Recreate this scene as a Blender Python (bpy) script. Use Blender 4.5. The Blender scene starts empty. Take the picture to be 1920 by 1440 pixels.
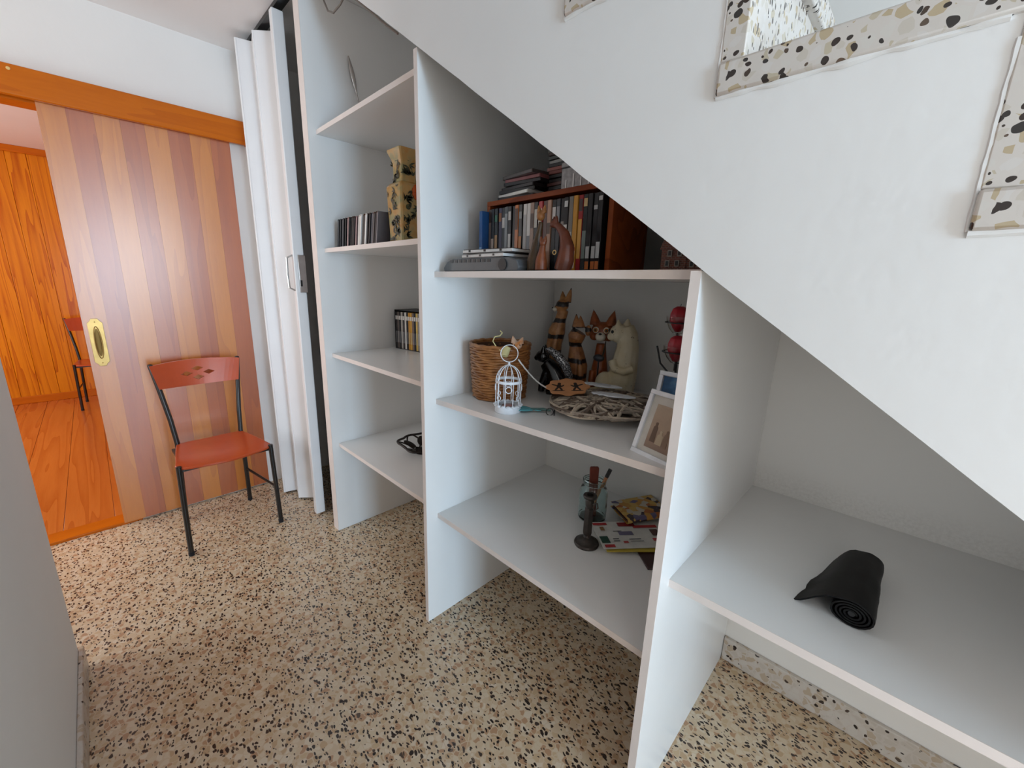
import bpy, bmesh, math, random
from mathutils import Vector, Matrix, noise as mnoise
R = math.radians
PI = math.pi
S = bpy.context.scene
COL = S.collection
random.seed(7)

# ------------------------------------------------------------------ camera
cam = bpy.data.cameras.new('camera')
camo = bpy.data.objects.new('camera', cam)
COL.objects.link(camo)
S.camera = camo
YAW, PITCH, ROLL = 0.7955, -0.2349, 0.0208
fw = Vector((-math.sin(YAW)*math.cos(PITCH), math.cos(YAW)*math.cos(PITCH), math.sin(PITCH)))
rt = Vector((math.cos(YAW), math.sin(YAW), 0))
up = rt.cross(fw)
r2 = rt*math.cos(ROLL)+up*math.sin(ROLL)
u2 = -rt*math.sin(ROLL)+up*math.cos(ROLL)
camo.matrix_world = Matrix(((r2.x, u2.x, -fw.x, 1.127), (r2.y, u2.y, -fw.y, -0.7683), (r2.z, u2.z, -fw.z, 1.3062), (0, 0, 0, 1)))
cam.sensor_width = 36
cam.lens = 764.73*36/1920
cam.shift_x = (960-927.27)/1920
cam.shift_y = -(720-713.49)/1920
cam.clip_start = 0.02
S.view_settings.view_transform = 'Standard'
S.view_settings.look = 'None'
S.view_settings.gamma = 1
S.view_settings.use_curve_mapping = False
S.view_settings.exposure = 0.07

# ------------------------------------------------------------------ light
world = bpy.data.worlds.new('sky')
S.world = world
world.use_nodes = True
bg = world.node_tree.nodes['Background']
bg.inputs[0].default_value = (0.78, 0.88, 1.0, 1)
bg.inputs[1].default_value = 1.0

def area(name, loc, rot, sx, sy, power, color):
    l = bpy.data.lights.new(name, 'AREA')
    l.shape = 'RECTANGLE'; l.size = sx; l.size_y = sy; l.energy = power; l.color = color
    o = bpy.data.objects.new(name, l); COL.objects.link(o)
    o.location = loc; o.rotation_euler = rot
    return o
DAY = (0.54, 0.77, 1.0)
# daylight in the glazed doors and windows, plus one added side fill
area('daylight_glazed_door', (5.57, -1.30, 1.05), (0, R(90), 0), 1.95, 1.05, 150, DAY)
area('daylight_hall_end_window', (5.57, 0.0, 1.65), (0, R(90), 0), 1.45, 1.05, 44, (0.86, 0.93, 1.0))
area('fill_side_opening', (1.95, -1.11, 1.05), (R(90), 0, 0), 0.86, 1.95, 7.2, (1.0, 0.95, 0.89))  # added fill lamp in an invented doorway, brightens the shelf interiors
area('daylight_hall_window', (-1.14, -2.56, 1.45), (R(90), 0, 0), 0.86, 1.5, 17, (0.92, 0.96, 1.0))
area('daylight_wood_room', (-3.4, -2.95, 1.5), (R(90), 0, 0), 2.0, 1.7, 42, (1.0, 0.97, 0.93))

# ------------------------------------------------------------------ helpers
class MB:
    def __init__(s): s.v = []; s.f = []
    def add(s, vs, fs):
        b = len(s.v); s.v += [tuple(p) for p in vs]; s.f += [tuple(i+b for i in f) for f in fs]; return s
    def box(s, a, b):
        (x0, y0, z0), (x1, y1, z1) = a, b
        return s.add([(x0,y0,z0),(x1,y0,z0),(x1,y1,z0),(x0,y1,z0),(x0,y0,z1),(x1,y0,z1),(x1,y1,z1),(x0,y1,z1)],
                     [(0,3,2,1),(4,5,6,7),(0,1,5,4),(1,2,6,5),(2,3,7,6),(3,0,4,7)])
    def prism(s, poly, axis, a, b):
        # poly: list of 2D points; extruded along axis from a to b
        n = len(poly)
        def P(p, t): return {'x': (t, p[0], p[1]), 'y': (p[0], t, p[1]), 'z': (p[0], p[1], t)}[axis]
        vs = [P(p, a) for p in poly]+[P(p, b) for p in poly]
        fs = [tuple(range(n))[::-1], tuple(range(n, 2*n))]+[(i, (i+1) % n, n+(i+1) % n, n+i) for i in range(n)]
        return s.add(vs, fs)
    def lathe(s, prof, seg=24, c=(0, 0, 0), sx=1, sy=1, caps=True):
        vs = []; n = len(prof)
        for r, z in prof:
            for k in range(seg):
                a = 2*PI*k/seg; vs.append((c[0]+sx*r*math.cos(a), c[1]+sy*r*math.sin(a), c[2]+z))
        fs = [(i*seg+k, i*seg+(k+1) % seg, (i+1)*seg+(k+1) % seg, (i+1)*seg+k) for i in range(n-1) for k in range(seg)]
        if caps: fs += [tuple(range(seg))[::-1], tuple((n-1)*seg+k for k in range(seg))]
        return s.add(vs, fs)
    def tube(s, pts, r, seg=8, closed=False, flat=1.0):
        pts = [Vector(p) for p in pts]; n = len(pts)
        rr = r if isinstance(r, (list, tuple)) else [r]*n
        vs = []; ref = None
        for i, p in enumerate(pts):
            if closed: t = pts[(i+1) % n]-pts[i-1]
            else: t = pts[min(i+1, n-1)]-pts[max(i-1, 0)]
            if t.length < 1e-9: t = Vector((0, 0, 1))
            t.normalize()
            if ref is None: ref = Vector((0, 0, 1)) if abs(t.z) < .9 else Vector((1, 0, 0))
            a = ref-t*ref.dot(t)
            if a.length < 1e-6: a = t.orthogonal()
            a.normalize(); b = t.cross(a); ref = a
            for k in range(seg):
                q = 2*PI*k/seg; vs.append(p+a*rr[i]*math.cos(q)*flat+b*rr[i]*math.sin(q))
        m = n if closed else n-1
        fs = [(i*seg+k, i*seg+(k+1) % seg, ((i+1) % n)*seg+(k+1) % seg, ((i+1) % n)*seg+k) for i in range(m) for k in range(seg)]
        if not closed: fs += [tuple(range(seg))[::-1], tuple((n-1)*seg+k for k in range(seg))]
        return s.add(vs, fs)
    def ell(s, c, r, seg=16, rings=10, rot=None):
        vs = []; M = rot.to_matrix() if rot else Matrix.Identity(3)
        if not isinstance(r, (list, tuple)): r = (r, r, r)
        for i in range(rings+1):
            t = PI*i/rings
            rad = max(math.sin(t), 1e-4)
            for k in range(seg):
                a = 2*PI*k/seg
                vs.append(Vector(c)+M @ Vector((r[0]*rad*math.cos(a), r[1]*rad*math.sin(a), -r[2]*math.cos(t))))
        fs = [(i*seg+k, i*seg+(k+1) % seg, (i+1)*seg+(k+1) % seg, (i+1)*seg+k) for i in range(rings) for k in range(seg)]
        return s.add(vs, fs)
    def torus(s, c, R_, r, seg=24, axis='z', s2=6):
        pts = []
        for k in range(seg):
            a = 2*PI*k/seg; u, v = R_*math.cos(a), R_*math.sin(a)
            pts.append({'z': (c[0]+u, c[1]+v, c[2]), 'y': (c[0]+u, c[1], c[2]+v), 'x': (c[0], c[1]+u, c[2]+v)}[axis])
        return s.tube(pts, r, s2, closed=True)
    def xf(s, M):
        s.v = [tuple(M @ Vector(p)) for p in s.v]; return s
    def mesh(s, name):
        me = bpy.data.meshes.new(name); me.from_pydata(s.v, [], s.f); me.validate(); me.update(); return me
    def build(s, name, m, parent=None, smooth=False, bevel=0, loc=None, rot=None, seg=2, angle=35, remesh=0, subd=0):
        me = s.mesh(name)
        bm = bmesh.new(); bm.from_mesh(me); bmesh.ops.recalc_face_normals(bm, faces=bm.faces); bm.to_mesh(me); bm.free()
        o = bpy.data.objects.new(name, me); COL.objects.link(o)
        if m: me.materials.append(m)
        if parent: o.parent = parent
        if loc: o.location = loc
        if rot: o.rotation_euler = rot
        if remesh:
            md = o.modifiers.new('r', 'REMESH'); md.mode = 'VOXEL'; md.voxel_size = remesh; md.use_smooth_shade = True
            sm = o.modifiers.new('s', 'SMOOTH'); sm.factor = .5; sm.iterations = 4
        if bevel:
            b = o.modifiers.new('b', 'BEVEL'); b.width = bevel; b.segments = seg; b.limit_method = 'ANGLE'; b.angle_limit = R(30)
        if subd:
            q = o.modifiers.new('q', 'SUBSURF'); q.levels = subd; q.render_levels = subd
        if smooth or bevel:
            for p in me.polygons: p.use_smooth = True
            if not remesh and not subd:
                try: me.set_sharp_from_angle(angle=R(angle))
                except Exception: pass
        return o

def tag(o, label, cat, group=None, kind=None):
    o['label'] = label; o['category'] = cat
    if group: o['group'] = group
    if kind: o['kind'] = kind
    return o
def thing(name, loc, label, cat, group=None, rz=0):
    o = bpy.data.objects.new(name, None); COL.objects.link(o); o.location = loc; o.rotation_euler = (0, 0, rz)
    o.empty_display_size = .05
    return tag(o, label, cat, group)
def struct(o, label=None):
    o['kind'] = 'structure'
    if label: o['label'] = label
    return o
def copy_tree(o, parent=None):
    c = o.copy(); COL.objects.link(c)
    if parent: c.parent = parent
    for ch in list(o.children): copy_tree(ch, c)
    return c
def dup(o, parent, loc=None, rot=None):
    c = o.copy(); COL.objects.link(c); c.parent = parent
    if loc: c.location = loc
    if rot: c.rotation_euler = rot
    return c

# ------------------------------------------------------------------ materials
def srgb(r, g, b):
    f = lambda c: (c/255)/12.92 if c/255 <= .04045 else ((c/255+.055)/1.055)**2.4
    return (f(r), f(g), f(b), 1)
class NT:
    def __init__(s, name):
        s.m = bpy.data.materials.new(name); s.m.use_nodes = True; s.t = s.m.node_tree
        s.b = s.t.nodes['Principled BSDF']
    def n(s, typ, **kw):
        q = s.t.nodes.new(typ)
        for k, v in kw.items():
            if k.startswith('i_'):
                key = k[2:]; key = int(key) if key.isdigit() else key.replace('_', ' ')
                q.inputs[key].default_value = v
            else: setattr(q, k, v)
        return q
    def l(s, a, b): s.t.links.new(a, b)
    def coord(s, kind='Object', scale=(1, 1, 1), rot=(0, 0, 0), randomize=0):
        tc = s.n('ShaderNodeTexCoord'); mp = s.n('ShaderNodeMapping')
        mp.inputs['Scale'].default_value = scale; mp.inputs['Rotation'].default_value = rot
        src = tc.outputs[kind]
        if randomize:
            oi = s.n('ShaderNodeObjectInfo'); mu = s.n('ShaderNodeMath', operation='MULTIPLY'); mu.inputs[1].default_value = randomize
            s.l(oi.outputs['Random'], mu.inputs[0])
            va = s.n('ShaderNodeVectorMath', operation='ADD'); s.l(src, va.inputs[0]); s.l(mu.outputs[0], va.inputs[1]); src = va.outputs[0]
        s.l(src, mp.inputs[0]); return mp.outputs[0]
    def ramp(s, fac, stops, interp='LINEAR'):
        r = s.n('ShaderNodeValToRGB'); r.color_ramp.interpolation = interp
        e = r.color_ramp.elements
        while len(e) < len(stops): e.new(0.5)
        for q, (p, c) in zip(e, stops): q.position = p; q.color = c if len(c) == 4 else (*c, 1)
        s.l(fac, r.inputs[0]); return r.outputs[0]
    def mix(s, fac, a, b):
        q = s.n('ShaderNodeMix', data_type='RGBA')
        for k, v in ((0, fac), (6, a), (7, b)):
            if hasattr(v, 'is_output'): s.l(v, q.inputs[k])
            else: q.inputs[k].default_value = v
        return q.outputs[2]
    def math(s, op, a, b=0.0, c=None):
        q = s.n('ShaderNodeMath', operation=op)
        for k, v in ((0, a), (1, b)) + (((2, c),) if c is not None else ()):
            if hasattr(v, 'is_output'): s.l(v, q.inputs[k])
            else: q.inputs[k].default_value = v
        return q.outputs[0]
    def noise(s, vec, scale, detail=3, rough=.5, dist=0):
        q = s.n('ShaderNodeTexNoise'); q.inputs['Scale'].default_value = scale; q.inputs['Detail'].default_value = detail
        q.inputs['Roughness'].default_value = rough; q.inputs['Distortion'].default_value = dist
        if vec is not None: s.l(vec, q.inputs['Vector'])
        return q.outputs['Fac']
    def set(s, **kw):
        for k, v in kw.items():
            k = k.replace('_', ' ')
            if hasattr(v, 'is_output'): s.l(v, s.b.inputs[k])
            else: s.b.inputs[k].default_value = v
    def bump(s, h, strength=.2, dist=.002):
        q = s.n('ShaderNodeBump'); q.inputs['Strength'].default_value = strength; q.inputs['Distance'].default_value = dist
        s.l(h, q.inputs['Height']); s.l(q.outputs[0], s.b.inputs['Normal'])

def plain(name, rgb, rough=.5, metal=0, var=.08, vs=30, spec=.5, bump=0, bs=200, coat=0):
    t = NT(name); c = srgb(*rgb)
    v = t.coord()
    f = t.noise(v, vs, 3)
    lo = tuple(x*(1-var) for x in c[:3])+(1,); hi = tuple(min(1, x*(1+var)) for x in c[:3])+(1,)
    t.set(Base_Color=t.ramp(f, [(.3, lo), (.7, hi)]), Roughness=rough, Metallic=metal)
    t.b.inputs['Specular IOR Level'].default_value = spec
    if coat: t.set(Coat_Weight=coat, Coat_Roughness=.1)
    if bump: t.bump(t.noise(v, bs, 2), bump, .002)
    return t.m

def wood(name, c1, c2, rough=.3, scale=(1, 1, 1), rings=9, randomize=9, contrast=1.0, coat=0, coat_rough=.15, coat_ior=1.5):
    # grain as contour lines of a stretched noise field
    t = NT(name)
    v = t.coord(scale=scale, randomize=randomize)
    f = t.noise(v, 1.0, 2, .45, .25)
    w = t.math('FRACT', t.math('MULTIPLY', f, rings))
    w = t.math('POWER', w, 2.0)
    fine = t.noise(t.coord(scale=tuple(q*14 for q in scale), randomize=randomize), 1.0, 4, .6)
    k = t.math('ADD', t.math('MULTIPLY', w, .65*contrast), t.math('MULTIPLY', fine, .5))
    col = t.ramp(k, [(.15, srgb(*c1)), (.95, srgb(*c2))])
    t.set(Base_Color=col, Roughness=rough)
    t.b.inputs['Specular IOR Level'].default_value = .5 if coat >= .5 else .2
    if coat: t.set(Coat_Weight=coat, Coat_Roughness=coat_rough, Coat_IOR=coat_ior)
    t.bump(k, .05, .001)
    return t.m

def terrazzo(name, base, chips, scale, blackscale, blackfrac, black=(38, 30, 28), rough=.22, warp=1.1, gap=.07):
    t = NT(name)
    v = t.coord()
    nn = t.n('ShaderNodeTexNoise'); nn.inputs['Scale'].default_value = blackscale*.7; nn.inputs['Detail'].default_value = 1
    t.l(v, nn.inputs['Vector'])
    va = t.n('ShaderNodeVectorMath', operation='MULTIPLY_ADD')
    t.l(nn.outputs['Color'], va.inputs[0]); va.inputs[1].default_value = (warp/blackscale,)*3; t.l(v, va.inputs[2])
    # pale and tan stones
    vo = t.n('ShaderNodeTexVoronoi'); vo.inputs['Scale'].default_value = scale; t.l(va.outputs[0], vo.inputs['Vector'])
    vd = t.n('ShaderNodeTexVoronoi', feature='DISTANCE_TO_EDGE'); vd.inputs['Scale'].default_value = scale; t.l(va.outputs[0], vd.inputs['Vector'])
    sep = t.n('ShaderNodeSeparateColor'); t.l(vo.outputs['Color'], sep.inputs[0])
    n = len(chips)
    chipc = t.ramp(sep.outputs[0], [(i/n, srgb(*c)) for i, c in enumerate(chips)], 'CONSTANT')
    cm = t.math('GREATER_THAN', vd.outputs['Distance'], gap)
    col = t.mix(cm, srgb(*base), chipc)
    # dark slivers: a stretched cell pattern, turned by a second rotation for half of them
    for i, rz in enumerate((.5, 2.0)):
        mp = t.n('ShaderNodeMapping'); mp.inputs['Rotation'].default_value = (.3, .2, rz); mp.inputs['Scale'].default_value = (1, 1.75, 1)
        t.l(va.outputs[0], mp.inputs[0])
        vb = t.n('ShaderNodeTexVoronoi'); vb.inputs['Scale'].default_value = blackscale; vb.inputs['Randomness'].default_value = 1
        t.l(mp.outputs[0], vb.inputs['Vector'])
        s2 = t.n('ShaderNodeSeparateColor'); t.l(vb.outputs['Color'], s2.inputs[0])
        size = t.math('MULTIPLY_ADD', s2.outputs[1], .28, .16)
        inside = t.math('LESS_THAN', vb.outputs['Distance'], size)
        pick = t.math('LESS_THAN', s2.outputs[0], blackfrac)
        m = t.math('MULTIPLY', inside, pick)
        dark = t.ramp(s2.outputs[2], [(0, srgb(*black)), (.75, srgb(62, 50, 44)), (1, srgb(110, 92, 78))])
        col = t.mix(m, col, dark)
    t.set(Base_Color=col, Roughness=rough)
    t.b.inputs['Specular IOR Level'].default_value = .5
    return t.m

def plaster(name, rgb, dirt=0):
    t = NT(name); v = t.coord(); c = srgb(*rgb)
    big = t.noise(v, 2.5, 3)
    col = t.ramp(big, [(.3, tuple(x*.965 for x in c[:3])), (.7, c[:3])])
    if dirt:
        # grey-brown smudges along the shelf line at the back of the low niche
        sx = t.n('ShaderNodeSeparateXYZ'); t.l(v, sx.inputs[0])
        d1 = t.math('SUBTRACT', 1.0, t.math('MULTIPLY', t.math('ABSOLUTE', t.math('SUBTRACT', sx.outputs[2], .705)), 14))
        d1 = t.math('MAXIMUM', d1, 0)
        sp = t.noise(v, 130, 4, .7)
        f = t.math('MULTIPLY', d1, t.ramp(sp, [(.4, (0, 0, 0)), (.62, (1, 1, 1))]))
        f = t.math('MULTIPLY', f, .13)
        gx = t.math('GREATER_THAN', sx.outputs[0], .85)
        f = t.math('MULTIPLY', f, gx)
        col = t.mix(f, col, srgb(120, 104, 84))
    t.set(Base_Color=col, Roughness=.75)
    h = t.math('ADD', t.noise(v, 9, 4, .6), t.math('MULTIPLY', t.noise(v, 60, 2), .25))
    t.bump(h, .16, .008)
    return t.m

M = {}
M['plaster'] = plaster('white_plaster', (240, 238, 235))
M['plaster_back'] = plaster('white_plaster_marked', (240, 236, 230), 1)
M['ceiling'] = plaster('ceiling_paint', (240, 237, 235))
M['melamine'] = plain('white_melamine', (240, 238, 235), .22, var=.012, vs=6)
M['edge'] = plain('melamine_edging', (236, 224, 217), .45, var=.02, vs=20)
M['pvc'] = plain('white_pvc', (240, 238, 237), .4, var=.015, vs=5)
M['floor'] = terrazzo('terrazzo_floor', (208, 185, 156), [(206, 182, 152), (192, 162, 128), (214, 195, 168), (182, 144, 112), (210, 191, 162), (200, 172, 138), (217, 200, 176)], 62, 60, .58, rough=.2)
M['stair_terrazzo'] = terrazzo('terrazzo_stair', (214, 206, 198), [(212, 204, 196), (190, 172, 142), (214, 208, 200), (205, 196, 184), (196, 184, 162), (216, 210, 204), (214, 206, 198)], 66, 70, .36, black=(60, 56, 54), rough=.15, warp=.8, gap=.13)
M['base_terrazzo'] = terrazzo('terrazzo_skirting', (206, 196, 186), [(200, 190, 178), (190, 172, 150), (208, 200, 190)], 48, 62, .16, rough=.3)
M['door_light'] = wood('veneer_orange', (206, 126, 34), (182, 98, 20), .35, (9, 9, .7), 5, contrast=.6, coat=1, coat_rough=.27, coat_ior=1.8)
M['door_dark'] = wood('veneer_redbrown', (180, 92, 34), (154, 70, 24), .35, (9, 9, .7), 5, contrast=.6, coat=1, coat_rough=.27, coat_ior=1.8)
M['pine_y'] = wood('pine_header', (204, 108, 14), (178, 84, 8), .3, (8, .7, 8), 7, coat=.08, contrast=.5)
M['pine_z'] = wood('pine_boards', (228, 140, 20), (186, 90, 6), .28, (11, 11, .55), 7, coat=.15)
M['pine_x'] = wood('pine_floor', (204, 118, 50), (180, 90, 32), .25, (.5, 9, 9), 6, coat=.6)
M['chair_wood'] = plain('cherry_plywood', (190, 76, 32), .3, var=.06, vs=12, coat=.3)
M['black_metal'] = plain('black_lacquered_steel', (18, 17, 17), .3, var=.1, spec=.6)
M['brass'] = plain('brass', (176, 146, 92), .32, metal=1, var=.12)
M['chrome'] = plain('chrome', (200, 200, 200), .2, metal=1)
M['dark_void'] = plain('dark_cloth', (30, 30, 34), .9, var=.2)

# ------------------------------------------------------------------ the setting
XA, XC, XW, D = -0.824, 0.851, -1.657, 0.692
ZC = 2.473
YN, XE, XR, XN = -0.973, -0.628, 5.6, 3.1
T = 0.018
def slope(x): return 1.957-0.726*(x+0.003)
def sbox(name, a, b, m, label=None, bevel=0):
    return struct(MB().box(a, b).build(name, m, bevel=bevel), label)
# room shell
sbox('floor', (XW, -2.7, -.06), (XR, D, 0), M['floor'], 'speckled beige and black terrazzo floor')
sbox('ceiling', (XW, -2.7, ZC), (XR, 0, ZC+.06), M['ceiling'], 'white painted corridor ceiling')
sbox('wall_back', (XW-.1, D, -.06), (XR+.1, D+.1, 4.6), M['plaster_back'], 'white wall behind the shelving')
sbox('ceiling_closet', (XW, 0, ZC), (-.73, D, ZC+.06), M['ceiling'])
w = MB()
OY0, OY1, OZ = -1.62, -.74, 2.03          # doorway to the wood-panelled room
w.box((XW-.1, -2.7, -.06), (XW, OY0, ZC)).box((XW-.1, OY1, -.06), (XW, D, ZC)).box((XW-.1, OY0, OZ), (XW, OY1, ZC)).box((XW-.1, -2.7, ZC), (XW, D, 4.6))
struct(w.build('wall_left', M['plaster']), 'white wall carrying the sliding wooden door')
w = MB()   # with an invented opening beyond the camera, added for the side fill lamp
w.box((XE, YN-.12, -.06), (1.5, YN, ZC)).box((2.4, YN-.12, -.06), (XN, YN, ZC)).box((1.5, YN-.12, 2.05), (2.4, YN, ZC))
struct(w.build('wall_near', M['plaster']), 'pale grey wall end opposite the shelving')
sbox('wall_hall', (XE, -2.7, -.06), (XE+.1, YN-.12, ZC), M['plaster'])
w = MB()   # hall end wall with window opening
w.box((XW-.1, -2.7, -.06), (XE+.1, -2.6, .7)).box((XW-.1, -2.7, 2.2), (XE+.1, -2.6, ZC)).box((XW-.1, -2.7, .7), (-1.57, -2.6, 2.2)).box((-.71, -2.7, .7), (XE+.1, -2.6, 2.2))
struct(w.build('wall_hall_end', M['plaster']))
w = MB()   # end wall: glazed door beside the stair foot, stair window above it
w.box((XR, -2.7, -.06), (XR+.1, -1.86, 2.1)).box((XR, -2.7, 2.1), (XR+.1, -.56, 4.6)).box((XR, -.74, -.06), (XR+.1, -.56, 2.1)).box((XR, -.56, -.06), (XR+.1, D, .9)).box((XR, -.56, 2.42), (XR+.1, D, 4.6)).box((XR, .56, .9), (XR+.1, D, 2.42))
struct(w.build('wall_right', M['plaster']))
sbox('wall_entrance_side', (XN-.1, -2.7, -.06), (XR+.1, -2.6, ZC), M['plaster'])
sbox('wall_entrance_return', (XN-.1, -2.6, -.06), (XN, YN-.12, ZC), M['plaster'])
sbox('wall_stairwell', (XW, -.06, ZC+.06), (XR, 0, 4.6), M['plaster'])
sbox('ceiling_stairwell', (XW, -.06, 4.6), (XR, D, 4.66), M['ceiling'])
w = MB(); w.box((1.46, YN, 0), (1.5, YN+.012, 2.09)).box((2.4, YN, 0), (2.44, YN+.012, 2.09)).box((1.46, YN, 2.05), (2.44, YN+.012, 2.09))  # frame around the invented opening of the fill lamp
struct(w.build('trim_4', M['pvc']))
# skirtings
sbox('baseboard_back', (XC+.001, D-.014, 0), (2.55, D, .092), M['base_terrazzo'], 'terrazzo skirting under the low shelf', .003)
sbox('baseboard_near', (XE-.012, YN, 0), (1.46, YN+.014, .085), M['base_terrazzo'], 'terrazzo skirting along the pale wall end', .003)
sbox('baseboard_left', (XW, -.80, 0), (XW+.004, -.1, .01), M['base_terrazzo'])

# stair body: solid flight with sloped soffit and stepped top
steps = [(1.15+.311*k, 1.377-.2235*k) for k in range(-6, 7)]      # lower left corners, from top to bottom
poly = [(2.70, 0), (-.716, slope(-.716))]
poly.append((-.716, steps[0][1]))
for k in range(len(steps)-1):
    x1 = steps[k+1][0]
    poly.append((x1, steps[k][1])); poly.append((x1, steps[k+1][1]))
xl, zl = steps[-1]
poly += [(xl+.25, zl), (xl+.25, 0)]
# sample the soffit edge a little unevenly, as hand-laid plaster
edge = []
for i in range(1, 60):
    q = i/60; x = 2.70+(-.716-2.70)*q; z = slope(x)*(1 if x < 2.6 else 1)
    edge.append((x, max(0.002, slope(x)+.0025*mnoise.noise((x*23, 1.7, 0)))))
poly = [poly[0]]+edge+poly[1:]
me = MB()
from mathutils.geometry import tessellate_polygon
tri = tessellate_polygon([[Vector((p[0], p[1], 0)) for p in poly]])
n = len(poly); Y0, Y1 = -.003, D
me.v = [(p[0], Y0, p[1]) for p in poly]+[(p[0], Y1, p[1]) for p in poly]
me.f = [tuple(t) for t in tri]+[tuple(i+n for i in t)[::-1] for t in tri]+[(i, (i+1) % n, n+(i+1) % n, n+i) for i in range(n)]
stair = struct(me.build('wall_stair', M['plaster']), 'white plastered side of the staircase with sloping lower edge')
tread_mesh = riser_mesh = None
for k, (x, z) in enumerate(steps):
    t = MB().box((0, -.012, 0), (.311+.05, D-.002, .046)).build('tread', M['stair_terrazzo'], stair, bevel=.004, loc=(x, 0, z))
    if k > 0:
        MB().box((0, -.006, 0), (.034, D-.002, .2235-.046)).build('riser', M['stair_terrazzo'], stair, bevel=.002, loc=(x, 0, z+.046))
    # plaster bead smeared along the slab ends
    if 3 <= k <= 8:
        b = MB(); pts = []; rr = []
        for i in range(30):
            q = i/29
            pts.append((x+.30*q, -.004, z-.001+.003*mnoise.noise((k*9.1, q*11, 0)))); rr.append(.0045+.0025*mnoise.noise((q*17, k*3.3, 4)))
        b.tube(pts, rr, 6)
        pts = []; rr = []
        for i in range(20):
            q = i/19
            pts.append((x-.001+.0012*mnoise.noise((k*5.1, q*9, 8)), -.003, z+.2*q)); rr.append(.0028+.001*mnoise.noise((q*13, k*2.3, 9)))
        b.tube(pts, rr, 6)
        b.build('plaster_bead', M['plaster'], stair, smooth=True)

# wood-panelled room beyond the doorway
RX = -5.1
sbox('floor_wood_room', (RX-.1, -3.1, -.06), (XW-.1, 1.1, -.012), M['pine_x'])
fl = bpy.data.objects['floor_wood_room']
for i in range(21):
    y = -3.05+i*.2
    MB().box((RX, 0, 0), (XW-.1, .1985, .012)).build('plank', M['pine_x'], fl, bevel=.0012, loc=(0, y, -.012))
wr = sbox('wall_wood_room', (RX-.1, -3.1, -.06), (RX-.012, 1.1, ZC), M['pine_z'], 'orange pine boarded wall of the next room')
for i in range(30):
    y = -3.08+i*.138
    MB().box((0, 0, .0), (.012, .1365, ZC-.05)).build('board', M['pine_z'], wr, bevel=.003, loc=(RX-.012, y, 0))
sbox('trim_1', (RX, -3.1, ZC-.06), (RX+.025, 1.1, ZC), M['pine_y'], None, .004)
sbox('baseboard_wood_room', (RX, -3.1, 0), (RX+.018, 1.1, .075), M['pine_y'], None, .004)
sbox('ceiling_wood_room', (RX-.1, -3.1, ZC), (XW-.1, 1.1, ZC+.06), M['ceiling'])
w = MB()
w.box((RX-.1, -3.1, 0), (XW-.1, -3.0, .6)).box((RX-.1, -3.1, 2.35), (XW-.1, -3.0, ZC)).box((RX-.1, -3.1, .6), (-4.45, -3, 2.35)).box((-2.35, -3.1, .6), (XW-.1, -3, 2.35))
struct(w.build('wall_wood_room_window', M['pine_z']))
sbox('wall_wood_room_end', (RX-.1, 1.0, 0), (XW-.1, 1.1, ZC), M['pine_z'])
# threshold and door lining
sbox('trim_2', (XW-.1, OY0, -.012), (XW+.012, OY1, .014), M['pine_y'], 'pine threshold board in the doorway', .004)
w = MB()
w.box((XW-.1, OY1-.025, .014), (XW+.004, OY1, OZ)).box((XW-.1, OY0, .014), (XW+.004, OY0+.025, OZ)).box((XW-.1, OY0, OZ-.025), (XW+.004, OY1, OZ))
struct(w.build('trim_3', M['pine_y'], bevel=.003), 'pine lining of the doorway')

# window and glazed door frames at the light openings (out of frame)
def window_frame(name, y0, y1, z0, z1, x, bars):
    b = MB(); f = .04
    b.box((x, y0, z0), (x+.05, y0+f, z1)).box((x, y1-f, z0), (x+.05, y1, z1)).box((x, y0, z0), (x+.05, y1, z0+f)).box((x, y0, z1-f), (x+.05, y1, z1))
    for q in bars: b.box((x+.005, y0, q-.015), (x+.045, y1, q+.015))
    return struct(b.build(name, M['pvc']))
window_frame('door_2', -1.86, -.74, 0, 2.1, XR+.02, [])
window_frame('window_1', -.56, .56, .9, 2.42, XR+.02, [])

# ------------------------------------------------------------------ built-in shelving
def edged(mb_box, name, parent, edge_box):
    o = MB().box(*mb_box).build(name, M['melamine'], parent, bevel=.0008, seg=1)
    MB().box(*edge_box).build('edging', M['edge'], o)
    return o
unit = thing('shelving_unit', (0, 0, 0), 'white built-in shelving with uprights stepping down under the stairs', 'shelving')
def upright(x, ztop, th=T):
    edged(((x-th, .0015, 0), (x, D-.001, ztop)), 'upright', unit, ((x-th, 0, 0), (x, .0015, ztop)))
upright(XA, ZC-.001, .055); upright(0, slope(0)-.003); upright(XC, slope(XC)-.003)
def shelf(x0, x1, y0, z0, z1=None, th=.018):
    z1 = z0 if z1 is None else z1
    def slab(ya, yb):
        return [(x0,ya,z0-th),(x1,ya,z1-th),(x1,yb,z1-th),(x0,yb,z0-th),(x0,ya,z0),(x1,ya,z1),(x1,yb,z1),(x0,yb,z0)]
    F = [(0,3,2,1),(4,5,6,7),(0,1,5,4),(1,2,6,5),(2,3,7,6),(3,0,4,7)]
    o = MB().add(slab(y0+.0015, D-.001), F).build('shelf', M['melamine'], unit)
    MB().add(slab(y0, y0+.0015), F).build('edging', M['edge'], o)
    return o
ZT = [1.9315, 1.4439, .9569, .4913]
for z in ZT: shelf(XA, -T, .035, z)
Z1, Z2, Z3, Z4 = 1.3383, .905, .4574, .6812
def zs2(x): return Z2+.030*x
shelf(0, XC-T, .05, Z1); shelf(0, XC-T, .05, Z2, zs2(XC-T)); shelf(0, XC-T, .05, Z3)
shelf(XC, 1.72, .052, Z4)

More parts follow.
